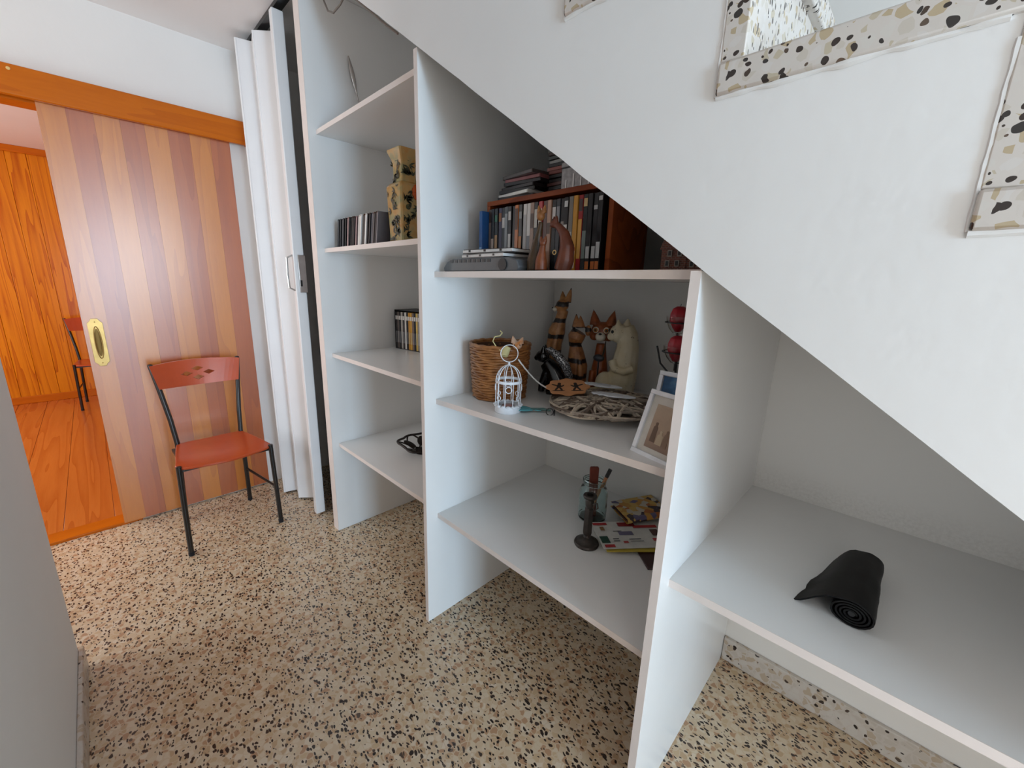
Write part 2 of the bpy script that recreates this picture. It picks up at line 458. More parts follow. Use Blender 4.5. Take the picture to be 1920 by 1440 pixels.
# ------------------------------------------------------------------ sliding door, header
door = thing('sliding_door', (XW, -.46, .012), 'sliding door of alternating orange and red-brown veneer strips with brass pull', 'door')
MB().box((.003, -.355, 0), (.016, .3545, 2.02)).build('core', M['door_dark'], door)
for i in range(8):
    wd = .7095/8
    MB().box((.016, 0, 0), (.021, wd-.0004, 2.02)).build('strip', M['door_light' if i % 2 == 0 else 'door_dark'], door, loc=(0, -.355+i*wd, 0))
# brass pull: plate with cut corners, recessed oval cup, ring
pl = []
for sy, sz in ((-1, -1), (1, -1), (1, 1), (-1, 1)):
    a = [(.0275, .095), (.018, .104), (.012, .116)]
    if sy*sz > 0: a = a
    pts = [(sy*p, sz*q) for p, q in a]
    pl += pts if (sy, sz) in ((1, -1), (-1, 1)) and False else (pts if sy*sz < 0 else pts[::-1])
order = sorted(pl, key=lambda p: math.atan2(p[1]*.25, p[0]))
pull = MB().prism(order, 'x', .021, .0245).build('pull_plate', M['brass'], door, bevel=.001, loc=(0, -.312, .972))
ring = [(.0255, .0125*math.cos(a)*(1 if abs(math.cos(a)) < 2 else 1), .078*math.sin(a)) for a in [2*PI*k/40 for k in range(40)]]
MB().tube(ring, .0022, 8, closed=True).build('cup_rim', M['brass'], pull, smooth=True)
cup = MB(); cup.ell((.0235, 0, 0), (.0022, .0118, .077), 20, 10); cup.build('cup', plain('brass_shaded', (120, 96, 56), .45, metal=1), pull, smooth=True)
for s in (-1, 1):
    MB().ell((.0248, 0, s*.1), (.0012, .003, .003), 10, 6).build('screw', M['brass'], pull, smooth=True)
hd = thing('door_header', (XW, -.85, 2.012), 'varnished pine pelmet board above the sliding door', 'pelmet')
MB().box((.026, -.9, 0), (.05, .835, .116)).build('board', M['pine_y'], hd, bevel=.006, seg=3)
MB().box((.001, -.9, .098), (.026, .835, .114)).build('top_board', M['pine_y'], hd)
MB().box((.001, .822, .002), (.026, .834, .098)).build('end_block', M['pine_y'], hd)
MB().lathe([(.006, 0), (.0065, .0015), (.005, .002)], 12).build('dowel', plain('pale_dowel', (226, 190, 120), .4), hd, loc=(.05, -.02, .096), rot=(0, R(90), 0))

# ------------------------------------------------------------------ folding PVC door of the closet
fd = thing('folding_door', (0, 0, 0), 'white accordion folding door pushed open beside the shelving', 'folding door')
Q = [(-1.64, .02), (-1.425, -.078), (-1.407, -.008), (-1.297, -.034), (-1.237, .033), (-1.10, -.013), (-1.078, .0)]
for i in range(len(Q)-1):
    a, b = Vector(Q[i]), Vector(Q[i+1]); dd = (b-a); nn = Vector((-dd.y, dd.x)).normalized()*.004
    m = MB().prism([tuple(a+nn), tuple(b+nn), tuple(b-nn), tuple(a-nn)], 'z', .012, 2.44)
    p = m.build('panel', M['pvc'], fd, bevel=.002)
for i in range(1, len(Q)-1):
    MB().lathe([(.006, .012), (.006, 2.438)], 10, (Q[i][0], Q[i][1], 0)).build('hinge_strip', M['pvc'], fd, smooth=True)
post = MB().box((-1.078, -.03, .01), (-1.043, .02, 2.44)).build('lead_post', M['pvc'], fd, bevel=.004)
h = MB(); h.tube([(-1.06, -.028, 1.25), (-1.06, -.055, 1.262), (-1.06, -.058, 1.33), (-1.06, -.055, 1.405), (-1.06, -.028, 1.418)], .005, 8)
h.build('handle', M['chrome'], post, smooth=True)
MB().box((-1.0435, -.014, 1.24), (-1.031, .022, 1.42)).build('strike_plate', M['chrome'], post, bevel=.002)
MB().box((-1.0315, -.012, 1.27), (-1.0295, -.002, 1.30)).build('latch', M['black_metal'], post)
MB().box((XW+.002, -.012, 2.455), (XA-.057, .025, ZC-.001)).build('track', M['black_metal'], fd)  # track coloured black to stand for the shade in the gap above the panels

# dark bag standing in the closet behind the folding door
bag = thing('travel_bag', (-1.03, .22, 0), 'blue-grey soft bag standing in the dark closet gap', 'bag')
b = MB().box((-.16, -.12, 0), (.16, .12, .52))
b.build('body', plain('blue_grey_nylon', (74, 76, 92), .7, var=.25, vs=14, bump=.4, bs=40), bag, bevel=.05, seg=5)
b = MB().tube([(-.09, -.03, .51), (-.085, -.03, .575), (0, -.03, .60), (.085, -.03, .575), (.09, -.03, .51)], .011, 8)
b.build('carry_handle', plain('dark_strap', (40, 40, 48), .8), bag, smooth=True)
coat = thing('added_dark_coat', (-1.24, .36, .72), 'added dark coat darkening the closet gap behind the folding door', 'coat')  # unseen coat, put in so the closet gap stays dark
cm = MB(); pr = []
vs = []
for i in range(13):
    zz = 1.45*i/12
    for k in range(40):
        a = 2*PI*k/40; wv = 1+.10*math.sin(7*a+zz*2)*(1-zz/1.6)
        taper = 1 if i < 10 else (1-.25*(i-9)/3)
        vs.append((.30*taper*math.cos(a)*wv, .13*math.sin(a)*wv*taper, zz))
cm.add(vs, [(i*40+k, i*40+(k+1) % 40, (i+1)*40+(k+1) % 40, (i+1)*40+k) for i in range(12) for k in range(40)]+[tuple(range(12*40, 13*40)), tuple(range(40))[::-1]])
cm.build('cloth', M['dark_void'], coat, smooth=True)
MB().tube([(0, 0, 1.44), (0, 0, 1.56), (0, .012, 1.605), (0, .03, 1.612)], .003, 6).build('hook', M['chrome'], coat)
rail = MB().lathe([(.012, 0), (.012, .812)], 12).build('closet_rail', M['chrome'], None, smooth=True, loc=(XW+.002, .39, 2.305), rot=(0, R(90), 0))
tag(rail, 'steel clothes rail across the dark closet', 'rail')

# ------------------------------------------------------------------ chairs
def make_chair():
    c = thing('dining_chair', (-1.30, -.405, 0), 'cherry plywood chair with black legs in front of the sliding door', 'chair', 'plywood and black metal chairs')
    ml, mw = M['black_metal'], M['chair_wood']
    def rnd(p, q, n=8): return [tuple(Vector(p).lerp(Vector(q), i/n)) for i in range(n+1)]
    for s in (-1, 1):
        o = MB().tube([(.182, s*.195, .455), (.187, s*.2, .2), (.19, s*.203, .012)], .0115, 12).build('leg', ml, c, smooth=True)
        MB().lathe([(.012, 0), (.0125, .004), (.012, .02)], 12, (.19, s*.203, 0)).build('foot_cap', M['dark_void'], o, smooth=True)
        path = [(-.185, s*.157, .012), (-.165, s*.153, .2), (-.145, s*.147, .40), (-.148, s*.146, .46), (-.165, s*.155, .58), (-.19, s*.172, .72), (-.222, s*.192, .868)]
        o = MB().tube(path, .0115, 12).build('leg', ml, c, smooth=True)
        MB().ell((-.222, s*.192, .868), (.0115, .0115, .006), 10, 6).build('post_cap', ml, o, smooth=True)
        MB().lathe([(.012, 0), (.0125, .004), (.012, .02)], 12, (-.185, s*.157, 0)).build('foot_cap', M['dark_void'], o, smooth=True)
        MB().tube([(.186, s*.199, .215), (-.165, s*.153, .215)], .0065, 8).build('stretcher', ml, c, smooth=True)
        MB().box((-.14, s*.165-.009, .425), (.18, s*.165+.009, .438)).build('seat_rail', ml, c)
    MB().box((.155, -.19, .422), (.175, .19, .436)).build('cross_rail', ml, c)
    MB().tube([(-.145, -.147, .41), (-.145, .147, .41)], .008, 8).build('cross_rail', ml, c, smooth=True)
    # seat: bowed front, rounded corners, slightly dished
    N, K = 24, 14; vs = []
    for j in range(K+1):
        t_ = j/K
        for i in range(N+1):
            u = -1+2*i/N
            half = .148+(.205-.148)*t_**.8
            x = -.15+(.335+.04*(1-u*u))*t_
            if t_ < .12: x -= .012*(1-u*u)
            y = u*half
            cr = max(0, abs(u)-.86)/.14
            if t_ > .8: x -= .035*cr*cr*(t_-.8)/.2
            z = .452-.008*(1-u*u)*math.sin(PI*min(1, t_*1.05))-.010*max(0, t_-.75)*4*.6+.004*abs(u)
            vs.append((x, y, z))
    nv = len(vs)
    vs += [(x, y, z-.012) for x, y, z in vs]
    W_ = N+1
    fs = [(j*W_+i, j*W_+i+1, (j+1)*W_+i+1, (j+1)*W_+i) for j in range(K) for i in range(N)]
    fs += [tuple(q+nv for q in f)[::-1] for f in fs]
    rim = [i for i in range(N+1)]+[j*W_+N for j in range(1, K+1)]+[K*W_+i for i in range(N-1, -1, -1)]+[j*W_ for j in range(K-1, 0, -1)]
    fs += [(rim[q], rim[(q+1) % len(rim)], rim[(q+1) % len(rim)]+nv, rim[q]+nv) for q in range(len(rim))]
    MB().add(vs, fs).build('seat', mw, c, bevel=.003)
    # backrest: curved board with four diamond cut-outs
    H = [(-.05, .0, .027, .013), (.05, .0, .027, .013), (.0, .0235, .027, .013), (.0, -.0235, .027, .013)]
    crit = set()
    for (cu, cv, hu, hv) in H: crit |= {cu-hu, cu, cu+hu}
    us = sorted(crit | {-.19+.38*i/20 for i in range(21)})
    us2 = [us[0]]
    for q in us[1:]:
        if q-us2[-1] > 1e-4: us2.append(q)
    us = us2
    top = lambda u: .060+.012*(1-(u/.19)**2)
    bot = lambda u: -.058+.016*(1-(u/.19)**2)*0-.004*(1-(u/.19)**2)
    bb = MB()
    def P(u, v, d_):
        x = -.205-(v)*.22-.028*(1-(u/.19)**2)
        half = 1+.10*v/.06*.6
        return (x+d_, u*half*.985, .805+v)
    for a, b_ in zip(us, us[1:]):
        mid = (a+b_)/2
        act = sorted([h for h in H if abs(mid-h[0]) < h[2]], key=lambda h: h[1])
        lo = [(bot(a), bot(b_))]; segs = []
        for h in act:
            da, db = max(0, 1-abs(a-h[0])/h[2])*h[3], max(0, 1-abs(b_-h[0])/h[2])*h[3]
            segs.append((lo[-1], (h[1]-da, h[1]-db))); lo.append((h[1]+da, h[1]+db))
        segs.append((lo[-1], (top(a), top(b_))))
        for (l0, l1), (t0, t1) in segs:
            bb.add([P(a,l0,0),P(b_,l1,0),P(b_,t1,0),P(a,t0,0),P(a,l0,.012),P(b_,l1,.012),P(b_,t1,.012),P(a,t0,.012)],
                   [(0,3,2,1),(4,5,6,7),(0,1,5,4),(1,2,6,5),(2,3,7,6),(3,0,4,7)])
    bb.build('backrest', mw, c)
    return c
chair = make_chair()
chair.rotation_euler.z = R(2)
c2 = copy_tree(chair)
c2.location = (-4.64, -.79, 0); c2['label'] = 'matching chair against the pine boards in the next room'

# ------------------------------------------------------------------ things on the narrow shelves
spoon = thing('metal_spoon', (-.80, .262, ZT[0]), 'long silver spoon standing upright on the top shelf against the upright', 'spoon')
n = 24; pts = []; rr = []
for i in range(n+1):
    q = i/n; pts.append((-.012*q, -.067*q, .003+.322*q))
    rr.append(.0042-.0012*min(1, q*3) if q < .55 else .003+.0075*math.sin(PI*min(1, (q-.55)/.47))**1.3)
MB().tube(pts, rr, 12).build('stem', plain('polished_steel', (176, 172, 168), .25, metal=1), spoon, smooth=True)
MB().ell((0, 0, .004), (.016, .011, .004), 14, 8).build('bowl', M['chrome'], spoon, smooth=True)

cb = MB()
pts = [(-.70, .04, 2.445), (-.70, .045, 2.37), (-.665, .05, 2.31), (-.62, .05, 2.287), (-.56, .05, 2.29), (-.51, .05, 2.305), (-.47, .05, 2.28), (-.42, .045, 2.245), (-.33, .04, 2.18), (-.22, .035, 2.098), (-.16, .04, 2.055)]
cb.tube(pts, .0035, 8)
tag(cb.build('electric_cable', plain('grey_cable', (120, 112, 104), .6), None, smooth=True), 'thin grey cable looping down under the stair soffit', 'cable')

def rgbm(name, rgb, rough=.35, **k):
    key = 'c_%s_%d_%d_%d' % (name, *rgb)
    if key not in M: M[key] = plain('%s_%d_%d_%d' % (name, *rgb), rgb, rough, **k)
    return M[key]

# CD cases leaning in a row
def cd_case(col, ln=.142, ht=.125, th=.0102):
    return MB().box((0, 0, 0), (th, ln, ht))
cdg = 'CD cases leaning beside the bamboo vase'
names = {'k': ((22, 20, 22), 'black-spined CD case leaning in the row beside the vase'),
         'g': ((92, 88, 92), 'grey-spined CD case leaning in the row beside the vase'),
         'w': ((214, 206, 200), 'white-spined CD case leaning in the row beside the vase'),
         'p': ((150, 120, 118), 'dusky pink-spined CD case leaning in the row beside the vase')}
cd_mesh = {}
lean = R(11)
seq = 'kkkkgkkkkkpkkkkkpkgwpwkkkwkkkggkpkg'
x = -.775
for i, ch in enumerate(seq):
    col, lab = names[ch]
    hh = .125
    o = thing('cd_case', (x, .075+random.uniform(-.006, .006), ZT[1]), lab, 'CD case', cdg)
    if ch not in cd_mesh:
        cd_mesh[ch] = (MB().box((0, 0, 0), (.0098, .142, .125)).build('jewel_case', rgbm('cd', col, .2), o, bevel=.0006, seg=1),
                       MB().box((.0012, -.0004, .006), (.0086, .0004, .119)).build('spine_card', rgbm('cdspine', tuple(min(255, int(c*1.15+8)) for c in col), .4), o))
        for q in cd_mesh[ch]: q.rotation_euler = (0, lean, 0)
    else:
        for q in cd_mesh[ch]: dup(q, o)
    x += .0106

card = thing('place_card', (-.42, .30, ZT[1]), 'small white tag standing up behind the leaning CD cases', 'tag')
MB().prism([(-.011, 0), (.011, 0), (.013, .15), (.006, .17), (-.004, .172), (-.012, .16)], 'y', -.001, .001).build('card', rgbm('card', (226, 220, 212)), card, rot=(R(-6), R(-8), 0))
MB().box((-.014, -.012, 0), (.014, .014, .006)).build('foot', rgbm('card', (200, 194, 186)), card)

# square bamboo vase
vase = thing('bamboo_vase', (-.315, .148, ZT[1]), 'square tan ceramic vase painted with dark bamboo leaves and orange flower', 'vase')
def sqloft(prof, cham=.22):
    m = MB(); vs = []; k = 8
    for hw, z in prof:
        c_ = hw*cham
        for p in ((hw-c_, -hw), (hw, -hw+c_), (hw, hw-c_), (hw-c_, hw), (-hw+c_, hw), (-hw, hw-c_), (-hw, -hw+c_), (-hw+c_, -hw)): vs.append((p[0], p[1], z))
    nr = len(prof)
    fs = [(i*k+j, i*k+(j+1) % k, (i+1)*k+(j+1) % k, (i+1)*k+j) for i in range(nr-1) for j in range(k)]
    fs += [tuple(range(k))[::-1], tuple((nr-1)*k+j for j in range(k))]
    return m.add(vs, fs)
tv = NT('bamboo_glaze')
vv = tv.coord(); zz = tv.n('ShaderNodeSeparateXYZ'); tv.l(vv, zz.inputs[0])
fz = tv.noise(vv, 22, 3)
tv.set(Base_Color=tv.ramp(fz, [(.35, srgb(186, 138, 76)), (.5, srgb(184, 150, 92)), (.62, srgb(150, 142, 98))]), Roughness=.22)
prof = [(.040, 0), (.046, .008), (.0465, .05), (.0495, .13), (.052, .195), (.052, .205), (.044, .215), (.033, .222), (.031, .245), (.032, .285), (.036, .30), (.047, .325), (.048, .332), (.040, .334), (.030, .31), (.026, .26)]
sqloft(prof, .12).build('body', tv.m, vase, bevel=.0015)
lv = MB()
random.seed(3)
for face in range(4):
    for i in range(34):
        u = random.uniform(-.036, .036); z = random.uniform(.015, .2) if i < 26 else random.uniform(.225, .30)
        if z > .21: u *= .65
        hw = .0475 if z < .06 else (.051 if z < .13 else .0535) if z < .21 else .0345
        a0 = random.uniform(0, 2*PI)
        for s in range(3):
            a = a0+s*.65; L = random.uniform(.018, .031); wd = .0034
            p0 = Vector((u, z)); d_ = Vector((math.cos(a), math.sin(a))); nrm = Vector((-d_.y, d_.x))
            q = [p0, p0+d_*L*.45+nrm*wd, p0+d_*L, p0+d_*L*.45-nrm*wd]
            P3 = []
            for pt in q:
                uu = max(-.04, min(.04, pt.x)); zz_ = max(.01, min(.205 if z < .21 else .30, pt.y))
                P3.append({0: (uu, -hw, zz_), 1: (hw, uu, zz_), 2: (uu, hw, zz_), 3: (-hw, uu, zz_)}[face])
            lv.add(P3, [(0, 1, 2, 3)])
lo = lv.build('painted_leaves', plain('leaf_paint', (52, 56, 34), .4, var=.5, vs=60), vase); lo['kind'] = 'stuff'
fl_ = MB()
for i in range(9):
    a = 2*PI*i/9
    fl_.ell((.055, .02+.014*math.cos(a), .185+.018*math.sin(a)), (.003, .011, .011), 10, 6)
fl_.ell((.057, .02, .185), (.004, .008, .008), 10, 6)
fl_.build('flower', rgbm('orange_glaze', (196, 84, 28), .2), vase, smooth=True)

# DVD row in a slipcase on the third shelf
sl = thing('dvd_slipcase', (-.79, .365, ZT[2]), 'black open slipcase holding a short row of DVDs on the narrow shelf', 'case')
W3 = .262
sl.rotation_euler.z = R(6)
b = MB(); b.box((0, 0, 0), (.003, .142, .204)).box((W3, 0, 0), (W3+.003, .142, .204)).box((0, 0, .201), (W3+.003, .142, .204)).box((0, .139, 0), (W3+.003, .142, .204)).box((0, 0, 0), (W3+.003, .142, .003))
b.build('sleeve', rgbm('sleeve', (20, 18, 20), .5), sl)
pal = [(28, 24, 26), (96, 84, 78), (36, 32, 34), (170, 160, 150), (60, 52, 50), (206, 196, 186), (30, 28, 30), (190, 132, 50), (204, 150, 60), (120, 96, 84), (30, 28, 30), (208, 170, 90), (150, 140, 132), (40, 36, 40), (180, 120, 60), (60, 60, 66), (30, 28, 30)]
cname = lambda c: ('black' if max(c) < 45 else 'dark grey' if max(c) < 70 else 'pale' if min(c) > 125 else 'orange' if c[0]-c[2] > 90 else 'brown-grey')
dvd_mesh = {}
def dvd(root, col, strips=()):
    key = (col, tuple(strips))
    if key in dvd_mesh:
        for q in dvd_mesh[key]:
            c_ = dup(q, root)
        return
    L = [MB().box((0, 0, 0), (.0138, .135, .190)).build('keep_case', rgbm('dvd', col, .25), root, bevel=.001, seg=1)]
    for (z0, z1, c) in strips:
        L.append(MB().box((.0016, -.0006, z0), (.0122, .0002, z1)).build('spine_print', rgbm('print', c, .4), root))
    dvd_mesh[key] = L
for i, c in enumerate(pal):
    if .0145*i+.02 > W3: break
    v = Matrix.Rotation(R(6), 3, 'Z') @ Vector((.005+.0149*i, .001, .003))
    o = thing('dvd_case', (-.79+v.x, .365+v.y, ZT[2]+v.z), '%s-spined DVD standing in the black slipcase' % cname(c), 'DVD case', 'DVDs in the black slipcase', rz=R(6))
    dvd(o, c, [(.03, .09, tuple(min(255, int(q*.6+70)) for q in c)), (.15, .17, (210, 200, 190))])

# openwork metal dish
dish = thing('metal_dish', (-.455, .30, ZT[3]), 'dark bronze openwork dish on the lowest narrow shelf', 'dish')
dm = plain('dark_bronze', (44, 36, 32), .45, metal=.6, var=.25, vs=40)
b = MB(); rim = []
for k in range(60):
    a = 2*PI*k/60; rad = .122+.008*math.cos(6*a); rim.append((rad*math.cos(a), rad*math.sin(a)*.92, .05+.006*math.cos(3*a)))
b.tube(rim, .0058, 8, closed=True); b.build('rim', dm, dish, smooth=True)
b = MB()
for k in range(6):
    a0 = 2*PI*k/6
    for s in (-1, 1):
        pts = []
        for i in range(11):
            q = i/10; a = a0+s*(.42*math.sin(PI*q)+.1*q); rad = .03+.09*q; pts.append((rad*math.cos(a), rad*math.sin(a)*.92, .007+.043*q**2))
        b.tube(pts, .004, 6)
b.build('vine_work', dm, dish, smooth=True)
b = MB()
for k in range(6):
    a = 2*PI*(k+.5)/6; rot = Matrix.Rotation(a, 3, 'Z').to_euler(); rot = Matrix.Rotation(a, 4, 'Z').to_quaternion() @ Matrix.Rotation(R(-24), 4, 'Y').to_quaternion()
    m_ = MB().ell((0, 0, 0), (.036, .022, .0035), 14, 8, rot); m_.xf(Matrix.Translation((.075*math.cos(a), .069*math.sin(a), .026)))
    m_.build('leaf', dm, dish, smooth=True)
MB().lathe([(.045, 0), (.05, .004), (.03, .008), (.012, .012)], 20).build('foot', dm, dish, smooth=True)

# ------------------------------------------------------------------ upper wide shelf: DVD box, figures, CDs
cab = thing('dvd_cabinet', (.088, .20, Z1), 'open red-brown wooden box packed with DVDs on the upper shelf', 'cabinet')
cw = wood('cherry_veneer', (150, 74, 32), (116, 50, 20), .35, (.8, 7, 7), 6)
CW, CD_, CH = .462, .19, .222
MB().box((0, 0, 0), (.014, CD_, CH-.014)).build('side_panel', cw, cab, bevel=.001)
MB().box((CW-.014, 0, 0), (CW, CD_, CH-.014)).build('side_panel', cw, cab, bevel=.001)
MB().box((0, 0, CH-.014), (CW, CD_, CH)).build('top_panel', cw, cab, bevel=.001)
MB().box((.014, .002, 0), (CW-.014, CD_, .006)).build('bottom_panel', cw, cab)
MB().box((.014, CD_-.006, .006), (CW-.014, CD_, CH-.014)).build('back_panel', cw, cab)
K, Wt, Og, Rd, Bl = (26, 24, 28), (206, 200, 196), (186, 104, 50), (150, 34, 36), (40, 84, 140)
spines = [
 (Bl, [(.02, .08, (120, 160, 196))], 'blue-spined DVD at the end of the row in the wooden box'),
 ((72, 56, 48), [(.02, .15, (120, 104, 96))], 'brown-spined DVD beside the blue one in the wooden box'),
 (K, [(.04, .10, (180, 160, 150))], 'black DVD with pale lower title beside the brown-spined one'), (K, [(.01, .11, (180, 140, 100)), (.15, .17, (60, 110, 90))], 'black DVD with tan lower print and small green mark'),
 ((70, 62, 84), [(.15, .175, (150, 96, 60))], 'purple-grey-spined DVD in the wooden box'), (K, [(.13, .16, Wt)], 'black DVD with a white block near its top'), ((84, 88, 92), [(.02, .17, (150, 152, 154))], 'grey-spined DVD in the wooden box'),
 (K, [(.05, .11, Wt), (.15, .175, Wt)], 'black DVD with two white title blocks'), (K, [], 'plain unprinted black DVD beside the rust-orange one'), (Og, [(.12, .18, (90, 60, 44))], 'rust-orange-spined DVD in the wooden box'), (K, [(.02, .10, (190, 120, 60)), (.15, .17, (140, 140, 140))], 'black DVD with orange lower print beside the white ones'),
 (Wt, [(.02, .16, (176, 172, 172))], 'white'), (Wt, [(.06, .10, (120, 120, 126))], 'white'), ((150, 120, 104), [(.12, .16, (80, 60, 50))], 'fawn-spined DVD behind the tallest wooden cat'),
 (K, [(.12, .17, (190, 184, 176))], 'black DVD with large pale label at the top'), ((178, 60, 66), [(.13, .17, (226, 216, 206))], 'pink-red-spined DVD behind the carved cats'), ((96, 70, 66), [], 'maroon-grey-spined DVD behind the carved cats'), ((180, 140, 118), [(.10, .13, (90, 70, 60))], 'beige-spined DVD behind the carved cats'),
 (K, [(.14, .17, Wt)], 'black DVD with short white mark near its top'), ((50, 52, 58), [(.12, .17, (130, 132, 136))], 'dark slate-spined DVD in the wooden box'), (K, [(.09, .13, (150, 140, 132))], 'black DVD with beige mark at mid height'), (K, [(.03, .12, Wt), (.165, .18, (200, 200, 200))], 'black DVD with tall white lower title'),
 ((120, 114, 108), [(.01, .10, (180, 176, 170))], 'stone-grey-spined DVD in the wooden box'), ((196, 140, 50), [(.005, .05, (214, 206, 196)), (.05, .06, Rd)], 'yellow-orange-spined DVD in the wooden box'), (Rd, [(.03, .13, (206, 150, 60)), (.15, .18, (60, 40, 40))], 'red-spined DVD with yellow title in the wooden box'),
 ((30, 34, 36), [(.03, .10, (110, 120, 116)), (.16, .18, (190, 160, 110))], 'dark green-black-spined DVD in the wooden box'), (K, [(.002, .022, Og), (.03, .06, (190, 190, 190))], 'foot'), (K, [(.002, .022, Og), (.03, .06, (190, 190, 190)), (.15, .16, (170, 170, 170))], 'foot'), (K, [(.002, .022, Og), (.03, .07, (190, 190, 190)), (.17, .18, (190, 190, 190))], 'foot')]
nm = {'black': 'black-spined DVD in the row inside the wooden box', 'white': 'white-spined DVD in the row inside the wooden box', 'foot': 'black-spined DVD with orange foot band inside the wooden box'}
x = .104
for i, (c, st, lab) in enumerate(spines):
    yy = .191+random.uniform(-.004, .003)
    if i == 0: o = thing('dvd_case', (.088, .166, Z1), lab, 'DVD case', 'DVDs in the wooden box')
    else: o = thing('dvd_case', (x, yy, Z1+.006), nm.get(lab, lab), 'DVD case', 'DVDs in the wooden box'); x += .01515
    # small title marks on the spine, drawn as print
    dvd(o, c, st)

# flat stacks on top of the box
ZB = Z1+CH
def flat_cd(loc, rz, col, lab, group, kind='cd_case', size=(.142, .125, .0102)):
    o = thing(kind, loc, lab, 'CD case', group, rz)
    MB().box((-size[0]/2, -size[1]/2, 0), (size[0]/2, size[1]/2, size[2])).build('jewel_case', rgbm('cd', col, .2), o, bevel=.0008, seg=1)
    MB().box((-size[0]/2+.004, -size[1]/2-.0004, .0015), (size[0]/2-.004, -size[1]/2+.0004, size[2]-.0015)).build('spine_card', rgbm('cdspine', tuple(min(255, int(q*1.2+14)) for q in col), .4), o)
    return o
g1 = 'CD cases stacked flat on the wooden box'
for i, (c, lab) in enumerate([((30, 28, 28), 'bottom black CD case of the low stack on the wooden box'), ((196, 192, 186), 'white-edged CD case in the low stack on the wooden box'), ((26, 24, 24), 'black CD case resting on the white-edged one'), ((44, 36, 36), 'dark brown CD case in the middle of the low stack'), ((34, 30, 32), 'charcoal CD case under the pink-edged one'), ((120, 70, 70), 'pink-edged CD case near the top of the low stack'), ((70, 62, 60), 'topmost grey-brown CD case of the low stack')]):
    flat_cd((.19+(.02 if i > 3 else 0)+random.uniform(-.006, .006), .285+random.uniform(-.008, .008), ZB+.0104*i), R(random.uniform(-8, 8)), c, lab, g1)
cols = [(28, 26, 26), (60, 40, 38), (30, 28, 30), (74, 44, 40), (36, 32, 32), (30, 28, 28), (96, 46, 40), (110, 52, 44), (28, 26, 28), (120, 118, 114), (40, 44, 42), (54, 40, 36), (70, 72, 70), (34, 30, 30), (90, 40, 36)]
for i, c in enumerate(cols):
    flat_cd((.345+random.uniform(-.004, .004), .335+random.uniform(-.004, .004), ZB+.0104*i), R(random.uniform(-5, 5)), c, 'dark CD case in the tall pile behind the silver box' if max(c) < 80 else 'reddish or grey CD case in the tall pile behind the silver box', 'CD cases in the tall pile behind the silver box')
sb = thing('silver_box', (.435, .275, ZB), 'brushed silver metal box on top of the wooden box', 'box', rz=R(-4))
tb = plain('brushed_tin', (118, 116, 116), .35, metal=.5, var=.25, vs=90)
MB().box((-.078, -.045, 0), (.078, .045, .062)).build('body', tb, sb, bevel=.003)
MB().box((-.079, -.046, .062), (.079, .046, .078)).build('lid', tb, sb, bevel=.003)
for i in range(5):
    MB().box((-.06+i*.026, -.0462, .008), (-.056+i*.026, -.0448, .03+.012*(i % 2))).build('embossed_bar', rgbm('tin_light', (176, 174, 172), .3, metal=.4), sb)

# grey slotted device with two slim cases lying on it
dev = thing('disc_player', (.205, .125, Z1), 'dark grey flat disc player with slotted rounded top', 'disc player')
dg = plain('grey_plastic', (84, 86, 88), .4); dk = plain('dark_plastic', (30, 30, 32), .4)
pf = [(-.165, 0), (.155, 0), (.16, .012), (.15, .03), (.12, .038), (-.12, .038), (-.15, .03), (-.168, .012)]
MB().prism(pf, 'y', -.065, .06).build('body', dg, dev, bevel=.003)
for i in range(9):
    MB().box((-.13+i*.021, -.0665, .026), (-.118+i*.021, -.06, .0345)).build('slot', dk, dev)
MB().lathe([(.016, 0), (.016, .003)], 20).build('dial', dk, dev, loc=(.10, -.0655, .018), rot=(R(90), 0, 0))
for i, (dx, dz, rz) in enumerate(((0, 0, -3), (.012, .0125, 5))):
    o = thing('slim_case', (.215+dx, .125, Z1+.0385+dz), ('lower' if i == 0 else 'upper')+' white-edged disc case lying on the grey disc player', 'disc case', 'disc cases on the disc player', R(rz))
    MB().box((-.095, -.06, 0), (.095, .065, .0022)).build('tray', rgbm('slim', (40, 36, 34), .3), o)
    MB().box((-.095, -.061, .0022), (.095, .065, .0098)).build('case_edge', rgbm('slim', (206, 202, 198), .3), o, bevel=.001)
    MB().box((-.093, -.058, .0098), (.093, .063, .0118)).build('cover', rgbm('slim', (52, 44, 40), .2), o)
    for k in range(3): MB().box((-.07+k*.06, -.0616, .004), (-.062+k*.06, -.0605, .0095)).build('clip', dk, o)

# figurine helper -------------------------------------------------
def blob(parent, name, parts, m, vox=.0022):
    b = MB()
    for p in parts:
        if p[0] == 'e': b.ell(p[1], p[2], 16, 10, p[3] if len(p) > 3 else None)
        elif p[0] == 't': b.tube(p[1], p[2], 12)
        elif p[0] == 'c':    # cone ear: base centre, tip, radius, flat
            b.tube([p[1], tuple(Vector(p[1]).lerp(Vector(p[2]), .5)), p[2]], [p[3]*1.35, p[3]*.85, .0016], 10)
    return b.build(name, m, parent, remesh=vox)
def carved(name, c1, c2, stripe=None, sscale=60, rough=.4):
    t = NT(name); v = t.coord()
    f = t.noise(v, 38, 4, .6)
    col = t.ramp(f, [(.3, srgb(*c1)), (.7, srgb(*c2))])
    if stripe:
        sz = t.n('ShaderNodeSeparateXYZ'); t.l(v, sz.inputs[0])
        nn_ = t.noise(v, 45, 3, .6)
        ph = t.math('ADD', t.math('MULTIPLY', sz.outputs[2], sscale), t.math('MULTIPLY', nn_, 1.6))
        w_ = t.math('SINE', ph)
        col = t.mix(t.ramp(w_, [(.55, (0, 0, 0)), (.72, (1, 1, 1))]), col, srgb(*stripe))
    t.set(Base_Color=col, Roughness=rough); t.bump(f, .25, .002)
    return t.m
